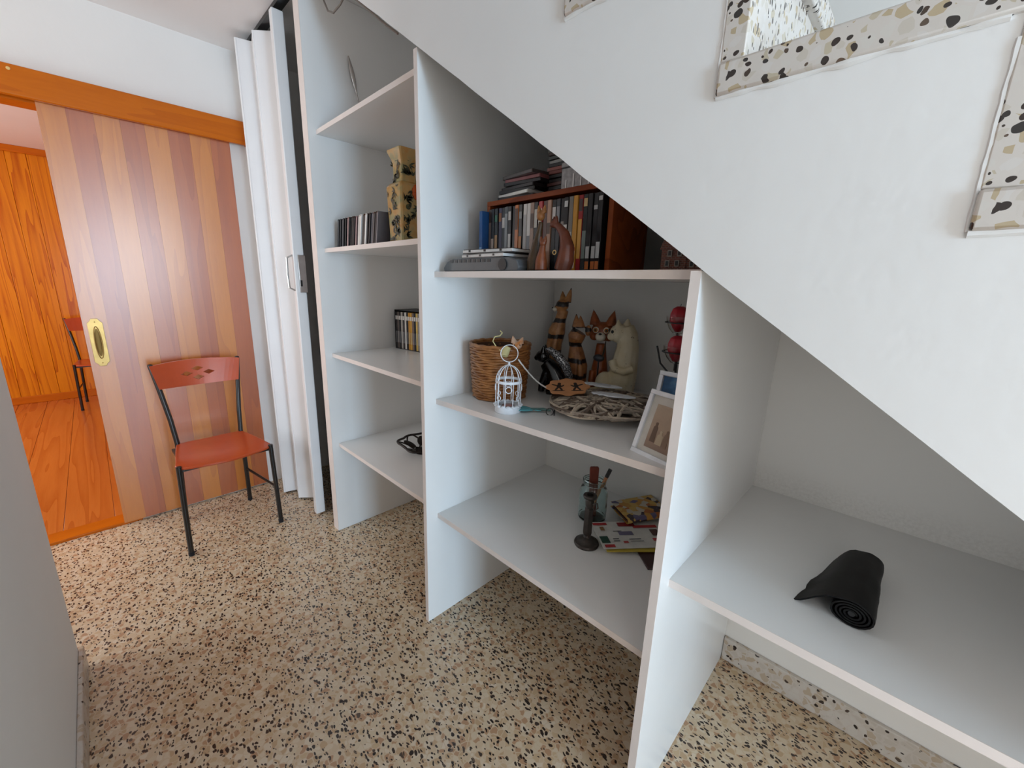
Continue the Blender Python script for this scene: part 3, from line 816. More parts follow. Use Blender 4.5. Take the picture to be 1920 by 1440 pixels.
br1 = carved('cat_brown', (128, 66, 30), (100, 48, 22)); br2 = carved('cat_olive', (84, 60, 32), (56, 42, 24)); br3 = carved('cat_redbrown', (112, 54, 30), (86, 40, 24))
# three carved cats standing before the DVDs
o = thing('carved_cat', (.386, .10, Z1), 'tallest slim carved wooden cat with pale head before the DVDs', 'figurine', 'carved wooden cats before the DVDs')
blob(o, 'body', [('t', [(0, 0, .003), (-.002, 0, .03), (.004, 0, .07), (.012, 0, .105), (.015, 0, .125)], [.021, .02, .013, .0075, .006]), ('e', (0, 0, .006), (.021, .016, .006))], br2)
blob(o, 'head', [('e', (.016, -.003, .138), (.011, .011, .012)), ('c', (.009, 0, .146), (.005, 0, .166), .006, .5), ('c', (.023, 0, .146), (.027, 0, .165), .006, .5)], carved('cat_tan', (176, 120, 66), (140, 88, 44)), .0018)
o = thing('carved_cat', (.428, .075, Z1), 'smallest carved wooden cat standing between two taller ones', 'figurine', 'carved wooden cats before the DVDs')
blob(o, 'body', [('t', [(0, 0, .002), (0, 0, .025), (.002, 0, .05), (.003, 0, .06)], [.016, .015, .009, .007]), ('e', (.004, 0, .068), (.009, .009, .008)), ('c', (-.001, 0, .073), (-.005, 0, .086), .005, .5), ('c', (.009, 0, .073), (.012, 0, .086), .005, .5)], br1, .0018)
o = thing('carved_cat', (.474, .10, Z1), 'arched carved wooden cat with long curved back beside the smallest one', 'figurine', 'carved wooden cats before the DVDs')
blob(o, 'body', [('t', [(.004, 0, .002), (.012, 0, .03), (.014, 0, .06), (.004, 0, .09), (-.014, 0, .108), (-.022, 0, .112)], [.022, .022, .018, .013, .009, .008]), ('e', (-.03, 0, .115), (.013, .009, .009)), ('c', (-.03, .002, .121), (-.034, .004, .136), .005, .5), ('c', (-.022, -.002, .121), (-.02, -.003, .136), .005, .5)], br3)
MB().torus((-.008, -.021, .045), .005, .0012, 12, 'y', 6).build('inlay_ring', rgbm('inlay', (190, 150, 90)), o)

# brick toy houses on the right of the upper shelf
hm = NT('model_brick'); v = hm.coord()
bk = hm.n('ShaderNodeTexBrick'); bk.inputs['Scale'].default_value = 60; bk.inputs['Color1'].default_value = srgb(122, 62, 44); bk.inputs['Color2'].default_value = srgb(92, 46, 36); bk.inputs['Mortar'].default_value = srgb(120, 104, 92); bk.inputs['Mortar Size'].default_value = .03
mp = hm.n('ShaderNodeMapping'); mp.inputs['Rotation'].default_value = (R(90), 0, 0); hm.l(v, mp.inputs[0]); hm.l(mp.outputs[0], bk.inputs['Vector']); hm.set(Base_Color=bk.outputs[0], Roughness=.7)
stone = rgbm('model_stone', (150, 140, 130), .7)
ho = thing('model_house', (.735, .22, Z1), 'miniature brick house with stepped gable and chimney on the upper shelf', 'model house')
MB().box((-.045, -.03, 0), (.012, .03, .05)).build('wall', hm.m, ho)
MB().prism([(-.049, .05), (.016, .05), (.006, .075), (-.008, .088), (-.026, .088), (-.04, .075)], 'y', -.033, .033).build('roof', hm.m, ho)
MB().box((-.022, -.012, .085), (-.010, .0, .112)).build('chimney', stone, ho, bevel=.001)
MB().box((-.027, -.018, .1), (-.005, .005, .104)).build('chimney_cap', stone, ho)
MB().box((.012, -.028, 0), (.05, .028, .04)).build('annex', hm.m, ho)
MB().prism([(-.031, .04), (.031, .04), (0, .066)], 'x', .012, .052).build('annex_roof', rgbm('model_roof', (84, 44, 34), .7), ho)
for (xx, zz_) in ((-.034, .012), (-.012, .012), (.02, .01), (.036, .01), (-.03, .034), (-.008, .034)):
    f = MB().box((xx, -.0335 if xx < .012 else -.031, zz_), (xx+.010, -.028, zz_+.014)).build('window', stone, ho)
    MB().box((xx+.002, -.0342 if xx < .012 else -.0316, zz_+.002), (xx+.008, -.0332 if xx < .012 else -.0308, zz_+.012)).build('pane', dk, f)

# ------------------------------------------------------------------ middle wide shelf
bk_ = thing('woven_basket', (.118, .245, zs2(.118)), 'round brown woven plant basket against the white upright', 'basket')
bm_ = carved('water_hyacinth', (186, 126, 72), (134, 82, 44), None)
b = MB(); RB = lambda z: .091+.012*z/.185
for i in range(21):
    z = .006+i*.0088; pts = []
    for k in range(56):
        a = 2*PI*k/56; w_ = .0022*math.sin(k*PI/2+i*PI)
        pts.append(((RB(z)+w_)*math.cos(a), (RB(z)+w_)*math.sin(a), z+.0016*math.sin(a*9+i*1.3)))
    b.tube(pts, .0052, 6, closed=True)
b.build('weave', bm_, bk_, smooth=True)
MB().lathe([(.088, .004), (.0985, .183), (.0965, .183), (.086, .008), (.001, .008)], 40).build('lining', rgbm('basket_inner', (84, 54, 34), .7), bk_, smooth=True)
b = MB(); pts = [((RB(.19)+.001)*math.cos(2*PI*k/56), (RB(.19)+.001)*math.sin(2*PI*k/56), .19+.0015*math.sin(k*1.9)) for k in range(56)]
b.tube(pts, .0062, 8, closed=True); b.build('rim', bm_, bk_, smooth=True)

wm = rgbm('white_enamel', (232, 234, 238), .35)
cg = thing('wire_birdcage', (.278, .125, zs2(.278)), 'small white wire birdcage lantern with ring on the shelf edge', 'birdcage')
MB().lathe([(.040, 0), (.0415, .002), (.0405, .022), (.038, .022), (.038, .004), (.001, .004)], 32).build('base_tray', wm, cg, smooth=True)
sc = MB()
for k in range(16):
    a = 2*PI*k/16; sc.ell((.0395*math.cos(a), .0395*math.sin(a), .023), (.0075, .0075, .004), 8, 5)
sc.build('scallop_edge', wm, cg, smooth=True)
for k in range(10):
    a = 2*PI*k/10+.2; pts = []
    for i in range(16):
        z = .01+.088*min(1, i/6); rad = .039
        if i > 6:
            t_ = (i-6)/9*PI/2; rad = .039*math.cos(t_); z = .098+.05*math.sin(t_)
        pts.append((rad*math.cos(a), rad*math.sin(a), z))
    MB().tube(pts, .0014, 6).build('wire', wm, cg, smooth=True)
MB().lathe([(.0402, .094), (.0415, .095), (.0415, .102), (.0402, .103), (.0395, .1), (.0395, .096)], 32, caps=False).build('band', wm, cg, smooth=True)
for k in range(8):
    a = 2*PI*k/8; rr_ = .0095 if k % 2 else .007; z0 = .078 if k % 2 else .05
    rg = [(.041*math.cos(a)-math.sin(a)*rr_*math.cos(t_), .041*math.sin(a)+math.cos(a)*rr_*math.cos(t_), z0+rr_*math.sin(t_)) for t_ in [2*PI*q/16 for q in range(16)]]
    MB().tube(rg, .0013, 6, closed=True).build('scroll', wm, cg, smooth=True)
MB().lathe([(.003, .146), (.005, .150), (.003, .155), (.0016, .158)], 10).build('finial', wm, cg, smooth=True)
ringp = [(.0265*math.cos(a)*.69, .0265*math.cos(a)*.72, .184+.0265*math.sin(a)) for a in [2*PI*k/32 for k in range(32)]]
MB().tube(ringp, .0015, 8, closed=True).build('ring', wm, cg, smooth=True)
tl = thing('tea_light', (.278, .125, zs2(.278)+.0045), 'tea light in pinkish cup inside the white birdcage', 'candle')
MB().lathe([(.019, 0), (.0195, .016), (.018, .016), (.018, .003), (.001, .003)], 24).build('cup', rgbm('tin', (188, 180, 176), .3, metal=.7), tl, smooth=True)
MB().lathe([(.0178, .003), (.0178, .012), (.001, .0125)], 24).build('wax', rgbm('wax', (190, 140, 136), .5), tl, smooth=True)

# cream cat ornament perched on the basket rim
kc = thing('cat_ornament', (.205, .188, zs2(.15)+.196), 'little cream and orange cat with curled tail perched on the basket rim', 'figurine')
cream = rgbm('cream_paint', (226, 216, 158), .5)
blob(kc, 'body', [('t', [(.012, -.022, -.03), (.008, -.012, -.015), (.012, -.005, .0)], [.011, .013, .010])], cream, .0018)
blob(kc, 'head', [('e', (.035, .012, .006), (.017, .014, .014)), ('c', (.025, .008, .014), (.021, .005, .036), .008, .5), ('c', (.044, .018, .014), (.05, .022, .033), .008, .5)], carved('cat_white_orange', (226, 206, 188), (206, 130, 62)), .0018)
for dx, dy in ((.0, 0), (.014, .010)):
    MB().ell((.036+dx, -.0015+dy, .008), .0022, 8, 6).build('eye', dk, kc, smooth=True)
pts = [(.0, -.015, -.02), (-.022, -.025, -.005), (-.035, -.03, .015), (-.028, -.028, .03), (-.012, -.02, .034), (-.006, -.016, .044), (-.014, -.018, .05)]
MB().tube(pts, .002, 8).build('tail', cream, kc, smooth=True)

# black glass cat with speckled silver tail
bc = thing('black_cat_figurine', (.222, .418, zs2(.2)), 'glossy black cat figurine with silver speckled raised tail behind the basket', 'figurine', rz=R(25))
gb = plain('black_glaze', (14, 14, 16), .12, var=.2, spec=.7)
blob(bc, 'body', [('t', [(.02, 0, .012), (.018, 0, .05), (.0, 0, .085), (-.028, 0, .115)], [.040, .042, .036, .024]), ('t', [(-.018, -.016, .08), (-.034, -.018, .04), (-.036, -.018, .006)], [.017, .012, .012]), ('t', [(-.018, .016, .08), (-.034, .018, .04), (-.036, .018, .006)], [.017, .012, .012]),
     ('t', [(.03, -.03, .03), (-.0, -.034, .012), (-.012, -.034, .010)], [.022, .013, .010]), ('t', [(.03, .03, .03), (-.0, .034, .012), (-.012, .034, .010)], [.022, .013, .010]),
     ('e', (-.04, 0, .135), (.026, .023, .023)), ('e', (-.06, 0, .128), (.012, .013, .011)), ('c', (-.036, -.013, .15), (-.034, -.018, .178), .009), ('c', (-.036, .013, .15), (-.034, .018, .178), .009)], gb)
sp_ = NT('silver_speckle'); v = sp_.coord(); f = sp_.noise(v, 260, 2, .6)
sp_.set(Base_Color=sp_.ramp(f, [(.45, srgb(40, 40, 44)), (.62, srgb(190, 190, 194))]), Roughness=.25, Metallic=.4)
MB().tube([(.062, -.012, .03), (.066, -.02, .075), (.05, -.026, .115), (.02, -.03, .148), (-.01, -.03, .168), (-.022, -.03, .166)], [.010, .014, .017, .016, .010, .004], 12).build('tail', sp_.m, bc, smooth=True)

# striped wooden cats and company at the back
st1 = carved('striped_wood', (190, 136, 84), (136, 84, 46), (34, 24, 20), 100)
st2 = carved('striped_wood_dark', (172, 116, 68), (122, 74, 42), (32, 22, 18), 110)
tc = thing('striped_cat_tall', (.165, .54, zs2(.165)), 'tallest striped carved cat stretching upright in the shelf corner', 'figurine')
blob(tc, 'body', [('t', [(-.01, 0, .006), (-.03, 0, .08), (-.035, 0, .16), (-.026, 0, .215), (-.012, 0, .26), (0, 0, .30)], [.03, .026, .03, .034, .022, .021]), ('e', (.0, -.008, .318), (.026, .022, .024)), ('e', (-.018, -.014, .308), (.013, .012, .011)),
     ('c', (-.004, 0, .335), (-.012, .004, .372), .011, .55), ('c', (.016, .002, .33), (.026, .008, .385), .011, .55), ('t', [(-.04, -.016, .2), (-.044, -.03, .14), (-.03, -.032, .1)], [.012, .010, .009]), ('t', [(-.012, -.016, .2), (-.012, -.034, .14), (-.008, -.034, .1)], [.012, .010, .009])], st1, .0026)
MB().ell((-.023, -.024, .302), (.010, .008, .008), 10, 8).build('muzzle', rgbm('ivory', (214, 204, 186)), tc, smooth=True)
MB().ell((-.005, -.028, .322), .0042, 8, 6).build('eye', dk, tc, smooth=True); MB().ell((-.032, -.027, .307), .003, 8, 6).build('nose', dk, tc, smooth=True)
mc = thing('striped_cat_curled', (.268, .50, zs2(.268)), 'striped carved cat with bowed head and ringed plump body', 'figurine')
blob(mc, 'body', [('t', [(0, 0, .004), (.0, 0, .05), (.004, 0, .10), (-.004, 0, .15), (-.01, 0, .18)], [.04, .04, .038, .028, .02]), ('t', [(-.014, 0, .17), (-.006, -.004, .205), (.004, 0, .225)], [.02, .031, .028]), ('t', [(.02, -.03, .02), (.042, -.03, .07), (.036, -.034, .13)], [.012, .012, .008]),
     ('c', (-.01, 0, .24), (-.014, 0, .29), .013, .6), ('c', (.01, 0, .24), (.004, 0, .285), .012, .6), ('e', (.035, .01, .232), (.012, .01, .02))], st2, .0026)
fc = thing('orange_fox_cat', (.322, .575, zs2(.322)), 'orange carved cat with large staring eyes and white muzzle', 'figurine', rz=R(22))
om = carved('orange_paint', (170, 88, 34), (128, 58, 22))
blob(fc, 'body', [('t', [(0, 0, .004), (0, 0, .06), (0, 0, .12), (0, -.002, .18)], [.036, .034, .024, .017]), ('t', [(-.02, -.028, .08), (-.022, -.036, .03), (-.022, -.04, .008)], [.012, .011, .012]), ('t', [(.02, -.028, .08), (.022, -.036, .03), (.022, -.04, .008)], [.012, .011, .012])], om, .0026)
blob(fc, 'head', [('e', (0, -.004, .225), (.042, .03, .036)), ('e', (-.026, -.006, .21), (.02, .02, .02)), ('e', (.026, -.006, .21), (.02, .02, .02)), ('c', (-.028, 0, .25), (-.038, .002, .302), .016, .45), ('c', (.028, 0, .25), (.038, .002, .302), .016, .45)], carved('fox_head', (164, 84, 34), (96, 44, 20)), .0024)
iv = rgbm('ivory', (214, 204, 186))
MB().ell((0, -.034, .208), (.019, .012, .017), 14, 10).build('muzzle', iv, fc, smooth=True)
MB().ell((0, -.045, .219), (.006, .004, .004), 10, 6).build('nose', dk, fc, smooth=True)
for s in (-1, 1):
    e_ = MB().ell((s*.019, -.030, .232), (.0115, .006, .0115), 12, 8).build('eye', iv, fc, smooth=True)
    MB().ell((s*.019, -.0345, .232), (.0075, .004, .0075), 12, 8).build('iris', rgbm('amber', (176, 104, 40), .2), e_, smooth=True)
    MB().ell((s*.019, -.0375, .232), (.0038, .003, .0042), 10, 6).build('pupil', dk, e_, smooth=True)
    MB().ell((s*.022, -.043, .012), (.014, .015, .01), 12, 8).build('paw', iv, fc, smooth=True)
    MB().tube([(s*.0365, .002, .285), (s*.0385, .002, .304)], [.0065, .001], 8, flat=.5).build('ear_tip', dk, fc, smooth=True)
wc = thing('white_cat_figurine', (.408, .55, zs2(.408)), 'tall cream-white speckled cat sitting upright with folded paw', 'figurine', rz=R(20))
wt = NT('crackled_cream'); v = wt.coord()
f1 = wt.noise(v, 16, 3); f2 = wt.noise(v, 85, 2, .7)
cbase = wt.ramp(f1, [(.35, srgb(206, 188, 150)), (.65, srgb(218, 206, 180))])
wt.set(Base_Color=wt.mix(wt.ramp(f2, [(.67, (0, 0, 0)), (.73, (1, 1, 1))]), cbase, srgb(110, 86, 66)), Roughness=.5)
blob(wc, 'body', [('t', [(.018, 0, .02), (.02, 0, .07), (.026, 0, .13), (.030, 0, .18), (.026, 0, .225), (.018, 0, .25)], [.046, .050, .044, .038, .034, .026]), ('e', (.0, -.004, .225), (.036, .030, .034)), ('e', (-.024, -.012, .214), (.018, .017, .016)),
     ('c', (-.004, -.012, .24), (-.008, -.016, .276), .012, .5), ('c', (.02, .004, .25), (.022, .004, .28), .012, .5), ('e', (-.035, -.016, .045), (.036, .032, .042)), ('t', [(-.012, -.03, .13), (.0, -.046, .105), (.03, -.05, .10), (.06, -.04, .11)], [.017, .014, .013, .014]),
     ('t', [(.035, -.01, .06), (.045, -.016, .03), (.045, -.02, .008)], [.02, .018, .016]), ('t', [(-.06, -.02, .012), (-.09, -.03, .012), (-.105, -.03, .018)], [.016, .013, .010])], wt.m, .0028)
MB().ell((-.022, -.030, .232), (.005, .004, .006), 10, 6).build('eye', dk, wc, smooth=True); MB().ell((-.036, -.012, .235), (.004, .004, .005), 10, 6).build('eye', dk, wc, smooth=True)
MB().ell((-.042, -.016, .216), (.004, .005, .003), 10, 6).build('nose', rgbm('nose', (92, 66, 56)), wc, smooth=True)
fe = thing('pebble_flower_stake', (.352, .515, zs2(.35)), 'small dark grey bird on a stake between the orange and white cats', 'figurine')
MB().ell((0, 0, .135), (.022, .014, .013), 14, 8).build('bird_body', rgbm('slate', (52, 54, 60)), fe, smooth=True)
MB().tube([(0, 0, 0), (0, 0, .13)], .003, 8).build('stake', dk, fe); MB().lathe([(.016, 0), (.014, .006), (.003, .008)], 14).build('foot', dk, fe)
MB().tube([(.014, 0, .14), (.02, 0, .17), (.023, 0, .20)], [.005, .006, .002], 8, flat=.4).build('tail_feather', rgbm('olive_dark', (58, 52, 40)), fe, smooth=True)

# small dark arch ornament with cream bells
ar = thing('arch_ornament', (.285, .405, zs2(.285)), 'little black wire arch with two cream bells beside the striped cat', 'ornament', rz=R(40))
MB().tube([(.036*math.cos(a), 0, .002+.046*math.sin(a)) for a in [PI*k/16 for k in range(17)]], [.0035+.003*(1-abs(k-8)/8) for k in range(17)], 8).build('arch', dk, ar, smooth=True)
for s in (-1, 1):
    MB().lathe([(.008, 0), (.0085, .008), (.006, .018), (.002, .021)], 14, (s*.0105, 0, .0)).build('bell', rgbm('bell', (206, 198, 160)), ar, smooth=True)

# wicker disc
wk = thing('wicker_disc', (.495, .335, zs2(.495)), 'flat round bundle of grey interwoven willow twigs', 'wicker disc')
tw = [plain('twig_pale', (196, 180, 160), .7, var=.2, vs=60), plain('twig_grey', (160, 146, 132), .7, var=.25, vs=60), plain('twig_dark', (104, 88, 76), .8, var=.25, vs=60)]
random.seed(11)
wroot = zs2(.495)
for i in range(64):
    a = random.uniform(0, 2*PI); off = random.uniform(-.13, .13); Rr = .165
    L = math.sqrt(max(.002, Rr*Rr-off*off)); d_ = Vector((math.cos(a), math.sin(a), 0)); n_ = Vector((-d_.y, d_.x, 0))
    lay = random.choice((-1, 1, 1, 1))
    pts = []
    bow = random.uniform(-.02, .02)
    for k in range(9):
        q = -1+2*k/8; p = n_*(off+bow*(1-q*q))+d_*L*q
        rad = min(1, p.length/Rr); hz = .024*math.sqrt(max(0, 1-rad*rad))
        pts.append((p.x, p.y, .0265+lay*hz*random.uniform(.75, 1.0)+p.x*.03))
    r_ = random.uniform(.003, .0052)
    MB().tube(pts, r_, 6).build('twig', tw[i % 3 if i % 5 else 0], wk, smooth=True)
for i in range(5):
    pts = []
    for k in range(40):
        a = 2*PI*k/40; rad = .158+.006*math.sin(a*3+i)+.002*i
        pts.append((rad*math.cos(a), rad*math.sin(a), .0225+.002*i+.004*math.sin(a*5+i*2)+.03*rad*math.cos(a)))
    MB().tube(pts, .0032, 6, closed=True).build('hoop', tw[i % 3], wk, smooth=True)

# scalloped wooden plaque with cut-outs and its white cord
pq = thing('wooden_plaque', (.39, .28, zs2(.395)+.070), 'scalloped plywood tag with two cut-out figures and a white cord', 'tag', rz=R(42))
ply = plain('plywood_tan', (190, 132, 88), .6, var=.08, vs=40)
# board: outline with two round openings, built as ring sectors around each opening
def oval_plate(parent, w_, h_, holes, th, m):
    bm = bmesh.new(); loops = []
    out = []
    for k in range(64):
        a = 2*PI*k/64; rr_ = 1+.07*math.cos(8*a)
        out.append((w_*rr_*math.cos(a), h_*rr_*math.sin(a)))
    loops.append(out)
    for (cx_, cy_, rx, ry) in holes: loops.append([(cx_+rx*math.cos(2*PI*k/20), cy_+ry*math.sin(2*PI*k/20)) for k in range(20)])
    tri = tessellate_polygon([[Vector((p[0], p[1], 0)) for p in lp] for lp in loops])
    pts = [p for lp in loops for p in lp]; n = len(pts)
    m_ = MB(); m_.v = [(p[0], p[1], 0) for p in pts]+[(p[0], p[1], th) for p in pts]
    m_.f = [tuple(t)[::-1] for t in tri]+[tuple(i+n for i in t) for t in tri]
    o_ = 0
    for lp in loops:
        k = len(lp); m_.f += [(o_+i, o_+(i+1) % k, n+o_+(i+1) % k, n+o_+i) for i in range(k)]; o_ += k
    return m_.build('board', m, parent)
pb = oval_plate(pq, .066, .044, [], .004, ply)
for cx_ in (-.029, .029):
    f = MB(); z0, z1 = .0036, .0044
    def disc(x, y, rx, ry, an=0):
        ca, sa = math.cos(an), math.sin(an)
        f.prism([(cx_+x+rx*math.cos(t_)*ca-ry*math.sin(t_)*sa, y+rx*math.cos(t_)*sa+ry*math.sin(t_)*ca) for t_ in [2*PI*k/14 for k in range(14)]], 'z', z0, z1)
    sg = 1 if cx_ > 0 else -1
    disc(-.004*sg, .016, .0055, .0055); disc(-.002*sg, .003, .007, .012, .2*sg); disc(.011*sg, .008, .011, .0032, .5*sg); disc(-.012*sg, .002, .010, .003, -.7*sg); disc(.006*sg, -.013, .0035, .011, .5*sg); disc(-.008*sg, -.014, .0035, .011, -.4*sg); disc(.0, -.023, .020, .0026)
    f.build('cut_figure', rgbm('burnt_wood', (40, 26, 20), .8), pq)
bpl = MB().box((-.05, -.032, -.012), (.05, .032, -.009)).build('backing_board', rgbm('dark_board', (64, 42, 30), .7), pq)
pq.rotation_euler = (R(20), R(-3), R(40))
# cord from the cage ring to the tag
cord = MB(); A = Vector((.297, .145, zs2(.278)+.166)); B = Vector((.368, .29, zs2(.35)+.052))
pts = []
for i in range(31):
    q = i/30; p = A.lerp(B, q); p.z -= .028*math.sin(PI*q); p += Vector((.0006*math.cos(i*2.4), .0006*math.sin(i*2.4), 0)); pts.append(p)
cord.tube(pts, .0024, 8)
co = thing('twisted_rope', (0, 0, 0), 'white twisted cord hanging between the birdcage ring and the wooden tag', 'cord')
cord.build('twist', rgbm('cord', (216, 214, 212), .8), co, smooth=True)
MB().ell(B+Vector((.004, .012, .004)), .0058, 12, 8).build('bead', rgbm('bead', (232, 228, 220)), co, smooth=True)
# white wooden wings on the wicker
for i, (x, y, rz, lab) in enumerate(((.43, .42, 12, 'white wooden wing lying on the far side of the wicker disc'), (.52, .335, 16, 'white wooden wing with notched end on the middle of the wicker disc'))):
    w_ = thing('wooden_wing', (x, y, zs2(.495)+.058), lab, 'wing', 'white wooden wings on the wicker disc', R(rz))
    out = [(-.065, -.008), (-.055, -.02), (-.045, -.014), (-.036, -.024), (-.025, -.017), (-.01, -.026), (.02, -.022), (.05, -.012), (.068, .002), (.05, .012), (.01, .016), (-.04, .012)]
    MB().prism(out, 'z', 0, .005).build('board', wm, w_, bevel=.001)
    for k in range(3): MB().box((-.04+.012*k, -.008+.006*k, .005), (.03, -.0068+.006*k, .0056)).build('groove', rgbm('groove', (190, 190, 192)), w_)
# turquoise dragonfly clip with dark wire
dc = thing('dragonfly_clip', (.345, .172, zs2(.345)), 'turquoise glass dragonfly on a dark wire loop between cage and wicker', 'ornament', rz=R(30))
tq = rgbm('turquoise', (96, 176, 186), .2)
for k, (a, L) in enumerate(((175, .06), (150, .052), (200, .05), (20, .03))):
    q_ = Matrix.Rotation(R(a), 4, 'Z').to_quaternion()
    MB().ell((L*.55*math.cos(R(a)), L*.55*math.sin(R(a)), .008), (L*.55, .0095, .003), 14, 8, q_).build('wing', tq, dc, smooth=True)
MB().tube([(-.01, 0, .01), (.03, .004, .012), (.052, .006, .01)], [.004, .005, .003], 8).build('body', rgbm('teal_dark', (60, 96, 92), .3), dc, smooth=True)
MB().torus((.052, -.016, .012), .011, .0014, 20, 'y').build('wire_loop', dk, dc, smooth=True)
MB().torus((.066, -.014, .0105), .009, .0013, 20, 'x').build('wire_loop', dk, dc, smooth=True)

# picture frames leaning at the right end
def frame(name, loc, rz, lean_, w_, h_, label, matw, picm):
    o = thing(name, loc, label, 'picture frame', 'white picture frames by the right upright')
    o.rotation_euler = (R(-lean_), 0, R(rz))
    f = .011; t_ = .012
    for a, b in (((0, 0, 0), (w_, t_, f)), ((0, 0, h_-f), (w_, t_, h_)), ((0, 0, f), (f, t_, h_-f)), ((w_-f, 0, f), (w_, t_, h_-f))):
        MB().box(a, b).build('rail', wm, o, bevel=.0015)
    MB().box((f, .006, f), (w_-f, .009, h_-f)).build('mat_board', rgbm('mat', (208, 202, 192), .8), o)
    MB().box((f+matw, .0052, f+matw*.7), (w_-f-matw, .0062, h_-f-matw*1.1)).build('picture', picm, o)
    MB().box((w_*.4, .012, .004), (w_*.6, .015, h_*.7)).build('back_prop', rgbm('mdf', (130, 104, 76)), o)
    return o
sp2 = NT('sepia_photo'); v = sp2.coord()
sz = sp2.n('ShaderNodeSeparateXYZ'); sp2.l(v, sz.inputs[0])
base_ = sp2.ramp(sp2.math('MULTIPLY', sz.outputs[2], 6.5), [(.1, srgb(120, 92, 70)), (.28, srgb(150, 120, 94)), (.45, srgb(170, 144, 116)), (.95, srgb(178, 156, 130))])
nz = sp2.noise(v, 60, 4, .6)
sp2.set(Base_Color=sp2.mix(sp2.math('MULTIPLY', nz, .35), base_, srgb(96, 70, 54)), Roughness=.3)
fr1 = frame('picture_frame', (.707, .098, zs2(.72)), -17, 19, .121, .155, 'white frame with sepia photograph of figures leaning at the shelf end', .017, sp2.m)
for (cx_, h0, h1, w_, c) in ((.044, .038, .085, .007, (104, 80, 62)), (.062, .036, .07, .009, (188, 168, 140)), (.078, .034, .075, .007, (128, 102, 80))):
    f = MB().prism([(cx_-w_, h0), (cx_+w_, h0), (cx_+w_*.8, h1-.012), (cx_+.003, h1-.009), (cx_+.0035, h1-.002), (cx_, h1), (cx_-.0035, h1-.002), (cx_-.003, h1-.009), (cx_-w_*.8, h1-.012)], 'y', .0046, .0054)
    f.build('printed_figure', rgbm('sepia', c, .5), fr1)
bp = NT('blue_picture'); v = bp.coord(); f = bp.noise(v, 14, 4, .6)
bp.set(Base_Color=bp.ramp(f, [(.3, srgb(24, 34, 46)), (.5, srgb(28, 84, 130)), (.62, srgb(70, 120, 160)), (.75, srgb(96, 80, 76))]), Roughness=.25)
frame('picture_frame', (.693, .205, zs2(.69)), -5, 12, .132, .178, 'white frame with blue picture half hidden behind the sepia photograph', .001, bp.m)

# wrought-iron candle holder with two glass cups of red candles
ch_ = thing('candle_holder', (.665, .42, zs2(.665)), 'black wrought-iron holder with two red candles in glass cups', 'candle holder')
MB().lathe([(.05, 0), (.05, .004), (.006, .008)], 24).build('foot', dk, ch_, smooth=True)
MB().tube([(0, 0, .004), (0, 0, .20)], .0035, 8).build('stem', dk, ch_, smooth=True)
MB().tube([(0, 0, .13), (-.02, -.002, .135), (-.045, -.005, .16), (-.06, -.006, .21)], .0028, 8).build('scroll', dk, ch_, smooth=True)
MB().tube([(0, 0, .13), (.02, -.002, .135), (.045, -.005, .15), (.06, -.006, .17)], .0028, 8).build('scroll', dk, ch_, smooth=True)
gl = NT('clear_glass'); gl.set(Base_Color=(1, 1, 1, 1), Roughness=.03, Transmission_Weight=1.0, IOR=1.45)
red = plain('red_wax', (176, 26, 44), .4, var=.15, vs=50)
for (cx_, cy_, cz_, rr_) in ((.0, -.01, .165, .036), (-.02, .03, .245, .034)):
    MB().torus((cx_, cy_, cz_+.035), rr_+.002, .002, 28, 'z').build('cup_ring', dk, ch_, smooth=True)
    MB().tube([(cx_, cy_, cz_-.02), (cx_, cy_, cz_+.0)], .003, 8).build('cup_stem', dk, ch_, smooth=True)
    if cz_ > .2: MB().tube([(0, 0, .19), (-.012, .02, .205), (cx_, cy_, cz_-.018)], .003, 8).build('stem', dk, ch_, smooth=True)
    MB().lathe([(.006, 0), (.014, .004), (.026, .018), (rr_-.001, .038), (rr_+.001, .052), (rr_-.001, .052), (rr_-.003, .038), (.024, .02), (.012, .007), (.001, .005)], 28, (cx_, cy_, cz_), caps=False).build('glass_cup', gl.m, ch_, smooth=True)
    cd = thing('red_candle', (.665+cx_, .42+cy_, zs2(.665)+cz_), 'upper red faceted candle in the higher glass cup' if cz_ > .2 else 'lower red faceted candle in the lower glass cup', 'candle', 'red candles in the iron holder')
    MB().lathe([(.008, .009), (.017, .019), (.027, .042), (.027, .058), (.021, .074), (.010, .081)], 8).build('wax', red, cd, bevel=.002)
    MB().tube([(0, 0, .08), (.001, 0, .088)], .0009, 6).build('wick', dk, cd)

# ------------------------------------------------------------------ lower wide shelf
jar = thing('glass_jar', (.408, .462, Z3), 'clear greenish glass preserving jar holding a stick and pencil', 'jar')
gj = NT('green_glass'); gj.set(Base_Color=(.80, .92, .92, 1), Roughness=.02, Transmission_Weight=1.0, IOR=1.45)
MB().lathe([(.001, .0), (.046, .0), (.051, .006), (.0515, .02), (.0515, .105), (.046, .124), (.038, .135), (.038, .146), (.042, .148), (.042, .155), (.039, .157), (.036, .155), (.0355, .135), (.043, .122), (.0485, .104), (.0485, .012), (.044, .006), (.001, .005)], 36, caps=False).build('glass', gj.m, jar, smooth=True)
MB().tube([(.054, .0, .135), (.058, 0, .11), (.056, 0, .09), (.052, 0, .06)], .0015, 6).build('wire_clasp', M['chrome'], jar, smooth=True)
MB().torus((0, 0, .139), .0405, .0014, 30, 'z').build('wire_hoop', M['chrome'], jar, smooth=True)
o = thing('wooden_stick', (.408, .462, Z3+.007), 'flat dark red wooden stick standing in the glass jar', 'stick', rz=R(42))
b = MB().prism([(-.014, 0), (.014, 0), (.0165, .20), (.013, .205), (-.013, .205), (-.0165, .20)], 'y', -.004, .004)
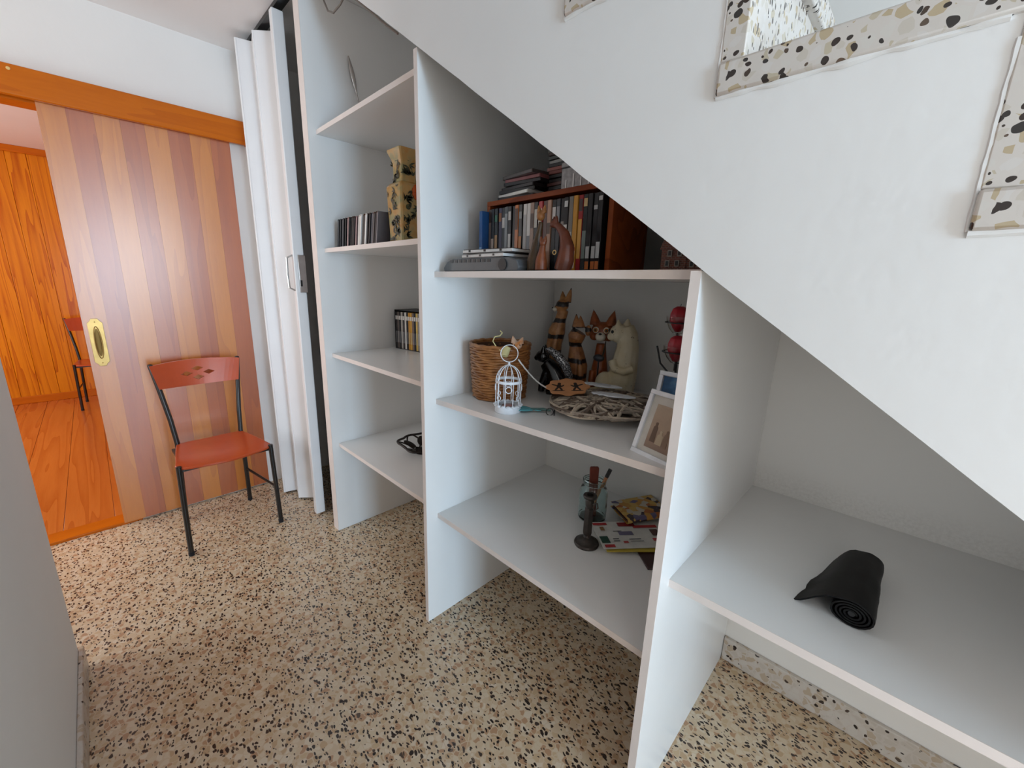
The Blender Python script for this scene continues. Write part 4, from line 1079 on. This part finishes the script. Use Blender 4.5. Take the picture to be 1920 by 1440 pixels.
b.build('blade', plain('mahogany', (112, 46, 28), .5, var=.15), o, bevel=.002, rot=(R(4), R(-2), 0)); MB().lathe([(.0025, 0), (.0025, .0006)], 10).build('hole', dk, o, loc=(-.004, .0095, .193), rot=(R(90), 0, 0))
pe = thing('pencil', (.398, .448, Z3+.007), 'thick wooden pencil with black cap leaning in the glass jar', 'pencil')
dirp = Vector((.062, .035, .205)).normalized()
p0 = Vector((0, 0, .004))
MB().tube([tuple(p0), tuple(p0+dirp*.175)], .0062, 10).build('shaft', plain('pencil_wood', (190, 132, 92), .5), pe, smooth=True)
MB().tube([tuple(p0+dirp*.172), tuple(p0+dirp*.205)], .0072, 10).build('cap', dk, pe, smooth=True)

cs = thing('candlestick', (.487, .308, Z3), 'dark pewter candlestick with round foot in front of the jar', 'candlestick')
pw = plain('pewter', (72, 66, 62), .45, metal=.7, var=.2, vs=40)
MB().lathe([(.001, 0), (.040, 0), (.0415, .005), (.039, .011), (.028, .016), (.024, .022), (.012, .028), (.009, .035)], 32).build('foot', pw, cs, smooth=True)
MB().lathe([(.009, .034), (.0155, .042), (.0165, .05), (.015, .12), (.0155, .13), (.010, .137)], 6).build('stem', pw, cs, bevel=.001)
MB().lathe([(.010, .136), (.013, .145), (.014, .160), (.012, .165), (.021, .172), (.023, .178), (.021, .182), (.011, .182), (.0105, .165), (.001, .165)], 28).build('socket', pw, cs, smooth=True)
MB().tube([(.013, -.002, .155), (.03, -.004, .165), (.034, -.004, .15), (.026, -.003, .14)], .0022, 8).build('finger_loop', pw, cs, smooth=True)

# leaflets and magazine
def sheet(parent, name, w_, d_, th, m, wob=.003, loc=(0, 0, 0), rz=0, seed=0):
    n1, n2 = 14, 10; vs = []
    for j in range(n2+1):
        for i in range(n1+1):
            x, y = -w_/2+w_*i/n1, -d_/2+d_*j/n2
            vs.append((x, y, wob*(1+mnoise.noise((x*14+seed, y*14, seed)))))
    k = len(vs); vs += [(x, y, z+th) for x, y, z in vs]; W_ = n1+1
    fs = [(j*W_+i, j*W_+i+1, (j+1)*W_+i+1, (j+1)*W_+i) for j in range(n2) for i in range(n1)]
    fs = [f[::-1] for f in fs]+[tuple(q+k for q in f) for f in fs]
    rim = list(range(n1+1))+[j*W_+n1 for j in range(1, n2+1)]+[n2*W_+i for i in range(n1-1, -1, -1)]+[j*W_ for j in range(n2-1, 0, -1)]
    fs += [(rim[q], rim[(q+1) % len(rim)], rim[(q+1) % len(rim)]+k, rim[q]+k) for q in range(len(rim))]
    return MB().add(vs, fs).build(name, m, parent, smooth=True, loc=loc, rot=(0, 0, rz))
dt = thing('dark_folder', (.69, .47, Z3), 'dark maroon folder under the leaflets by the right upright', 'folder', rz=R(48))
MB().box((-.10, -.09, 0), (.09, .09, .008)).build('cover', rgbm('maroon', (56, 26, 24), .4), dt, bevel=.002)
MB().box((-.098, -.088, .0015), (.0905, .088, .0065)).build('pages', rgbm('pages', (190, 180, 166), .8), dt)
lf2 = thing('yellow_leaflet', (.588, .447, Z3+.0085), 'yellow-edged leaflet lying between the folder and the red-white leaflet', 'leaflet', rz=R(47))
sheet(lf2, 'paper', .235, .155, .003, rgbm('yellow_paper', (206, 180, 70), .6), .0018, seed=3)
lf = thing('red_white_leaflet', (.576, .447, Z3+.016), 'white supermarket leaflet with red banners and green panel', 'leaflet', rz=R(50))
pap = rgbm('white_paper', (220, 216, 208), .6)
sheet(lf, 'paper', .245, .152, .0014, pap, .0012, seed=5)
prints = [(-.118, -.066, .028, .05, (36, 76, 60)), (-.118, .075, .05, .018, (176, 46, 48)), (-.10, .03, .014, .03, (150, 110, 70)), (-.115, -.098, .034, .02, (176, 46, 48)), (-.045, -.01, .05, .028, (110, 104, 130)), (-.03, .06, .06, .032, (150, 40, 42)), (.02, .045, .085, .02, (190, 60, 62)), (.07, -.02, .028, .05, (90, 60, 56)), (.06, -.06, .06, .02, (190, 60, 62)), (-.075, -.04, .02, .006, (90, 90, 92)), (-.075, -.055, .02, .005, (90, 90, 92)), (-.02, -.045, .04, .006, (120, 120, 122)), (-.02, -.06, .045, .004, (120, 120, 122)), (-.045, -.07, .016, .014, (190, 70, 66)), (-.06, .02, .03, .005, (120, 120, 122))]
for (x, y, w_, h_, c) in prints: MB().box((x, y*.72, .0043), (x+w_, (y+h_)*.72, .0046)).build('print', rgbm('print', c, .5), lf)
mg = thing('folded_brochure', (.535, .585, Z3+.022), 'folded orange and yellow brochure lying on top of the leaflets', 'brochure', rz=R(58))
tm = NT('brochure_print'); v = tm.coord(); vo = tm.n('ShaderNodeTexVoronoi'); vo.inputs['Scale'].default_value = 45; tm.l(v, vo.inputs['Vector'])
se = tm.n('ShaderNodeSeparateColor'); tm.l(vo.outputs['Color'], se.inputs[0])
tm.set(Base_Color=tm.ramp(se.outputs[0], [(0, srgb(206, 150, 70)), (.3, srgb(216, 176, 96)), (.5, srgb(208, 196, 176)), (.68, srgb(190, 110, 50)), (.8, srgb(110, 100, 130)), (.9, srgb(70, 56, 60))], 'CONSTANT'), Roughness=.5)
n1 = 20; vs = []; Wm = .17; prof_ = []
for i in range(n1+1):
    a = -PI/2+PI*i/n1; prof_.append((-.055-.010*math.cos(a), .011+.010*math.sin(a)))
outer = [(.065, .001)]+prof_+[(.065, .021)]
inner = [(.065, .0195)]+[(p[0]+.0012 if abs(p[1]-.011) < .009 else p[0], .011+(p[1]-.011)*.86) for p in prof_[::-1]]+[(.065, .0025)]
poly2 = outer+inner
n = len(poly2); tri = tessellate_polygon([[Vector((p[0], p[1], 0)) for p in poly2]])
m_ = MB(); m_.v = [(-Wm/2, p[0], p[1]) for p in poly2]+[(Wm/2, p[0], p[1]+.012) for p in poly2]
m_.f = [tuple(t) for t in tri]+[tuple(i+n for i in t) for t in tri]+[(i, (i+1) % n, n+(i+1) % n, n+i) for i in range(n)]
m_.build('folded_sheet', tm.m, mg)
MB().box((-.083, -.05, .0055), (.078, .05, .012)).build('inner_page', rgbm('inner', (96, 60, 50), .6), mg)

# ------------------------------------------------------------------ black bag roll on the low shelf
ro = thing('bag_roll', (1.117, .295, Z4), 'roll of black plastic bin bags with loose end on the low shelf', 'bag roll', rz=R(-2))
bl = plain('black_plastic', (12, 11, 11), .5, spec=.22, var=.25, vs=20, bump=.35, bs=22)
sec = []; turns = 4.2; N_ = 90
for i in range(N_+1):
    a = turns*2*PI*i/N_; rr_ = .006+.0225*i/N_
    sec.append((.028+rr_*math.cos(a)*1.18, .027+rr_*math.sin(a)*.92))
# spiral outward, then the loose flap lies down towards the left
la = turns*2*PI
end = [(.028+.0335*math.cos(t_), .029+.0262*math.sin(t_)) for t_ in [la+q*(PI*.62-(la % (2*PI)) % (2*PI))/14 for q in range(1, 1)]]
a0 = (la % (2*PI)); 
path = sec[:]
a = a0
while a < PI*.62+ (2*PI if a0 > PI*.62 else 0):
    a += .12; path.append((.028+.0335*math.cos(a), .0275+.0262*math.sin(a)))
path += [(.004, .049), (-.008, .042), (-.018, .03), (-.026, .017), (-.032, .007), (-.036, .002)]
th_ = .0016; vs = []; nP = len(path); NL = 12
fs = []
for j in range(NL+1):
    yy = -.115+.23*j/NL
    for i, p in enumerate(path):
        q0 = path[max(0, i-1)]; q1 = path[min(nP-1, i+1)]; d_ = Vector((q1[0]-q0[0], q1[1]-q0[1])).normalized(); nn_ = Vector((-d_.y, d_.x))*th_
        flap = max(0, (i-(nP-6))/5)
        sx = -.036*flap*(1.0-1.0*j/NL+(.12 if j in (4, 5) else 0))+.008*flap
        wob = .0016*mnoise.noise((p[0]*60, yy*30, 2.2))*(1 if i > N_-20 else .2)
        tp = 1-.12*max(0, j/NL)
        vs.append(((p[0]+nn_.x)*tp+sx*.8+wob, yy+.006*flap*math.sin(j*1.3), max(.0018, p[1]*tp+nn_.y+wob)))
        vs.append(((p[0]-nn_.x)*tp+sx*.8+wob, yy+.006*flap*math.sin(j*1.3), max(.0006, p[1]*tp-nn_.y+wob)))
st = nP*2
for j in range(NL):
    for i in range(nP-1):
        for s_ in (0, 1):
            A_ = j*st+i*2+s_; B_ = j*st+(i+1)*2+s_; C_ = (j+1)*st+(i+1)*2+s_; D_ = (j+1)*st+i*2+s_
            fs.append((A_, B_, C_, D_) if s_ else (A_, D_, C_, B_))
for j in (0, NL):
    for i in range(nP-1): fs.append((j*st+i*2, j*st+i*2+1, j*st+(i+1)*2+1, j*st+(i+1)*2))
for j in range(NL):
    for i in (0, nP-1): fs.append((j*st+i*2, j*st+i*2+1, (j+1)*st+i*2+1, (j+1)*st+i*2))
MB().add(vs, fs).build('rolled_film', bl, ro, smooth=True)
MB().lathe([(.0055, -.114), (.0055, .114)], 10).build('core', dk, ro, loc=(.028, 0, .027), rot=(R(90), 0, 0))
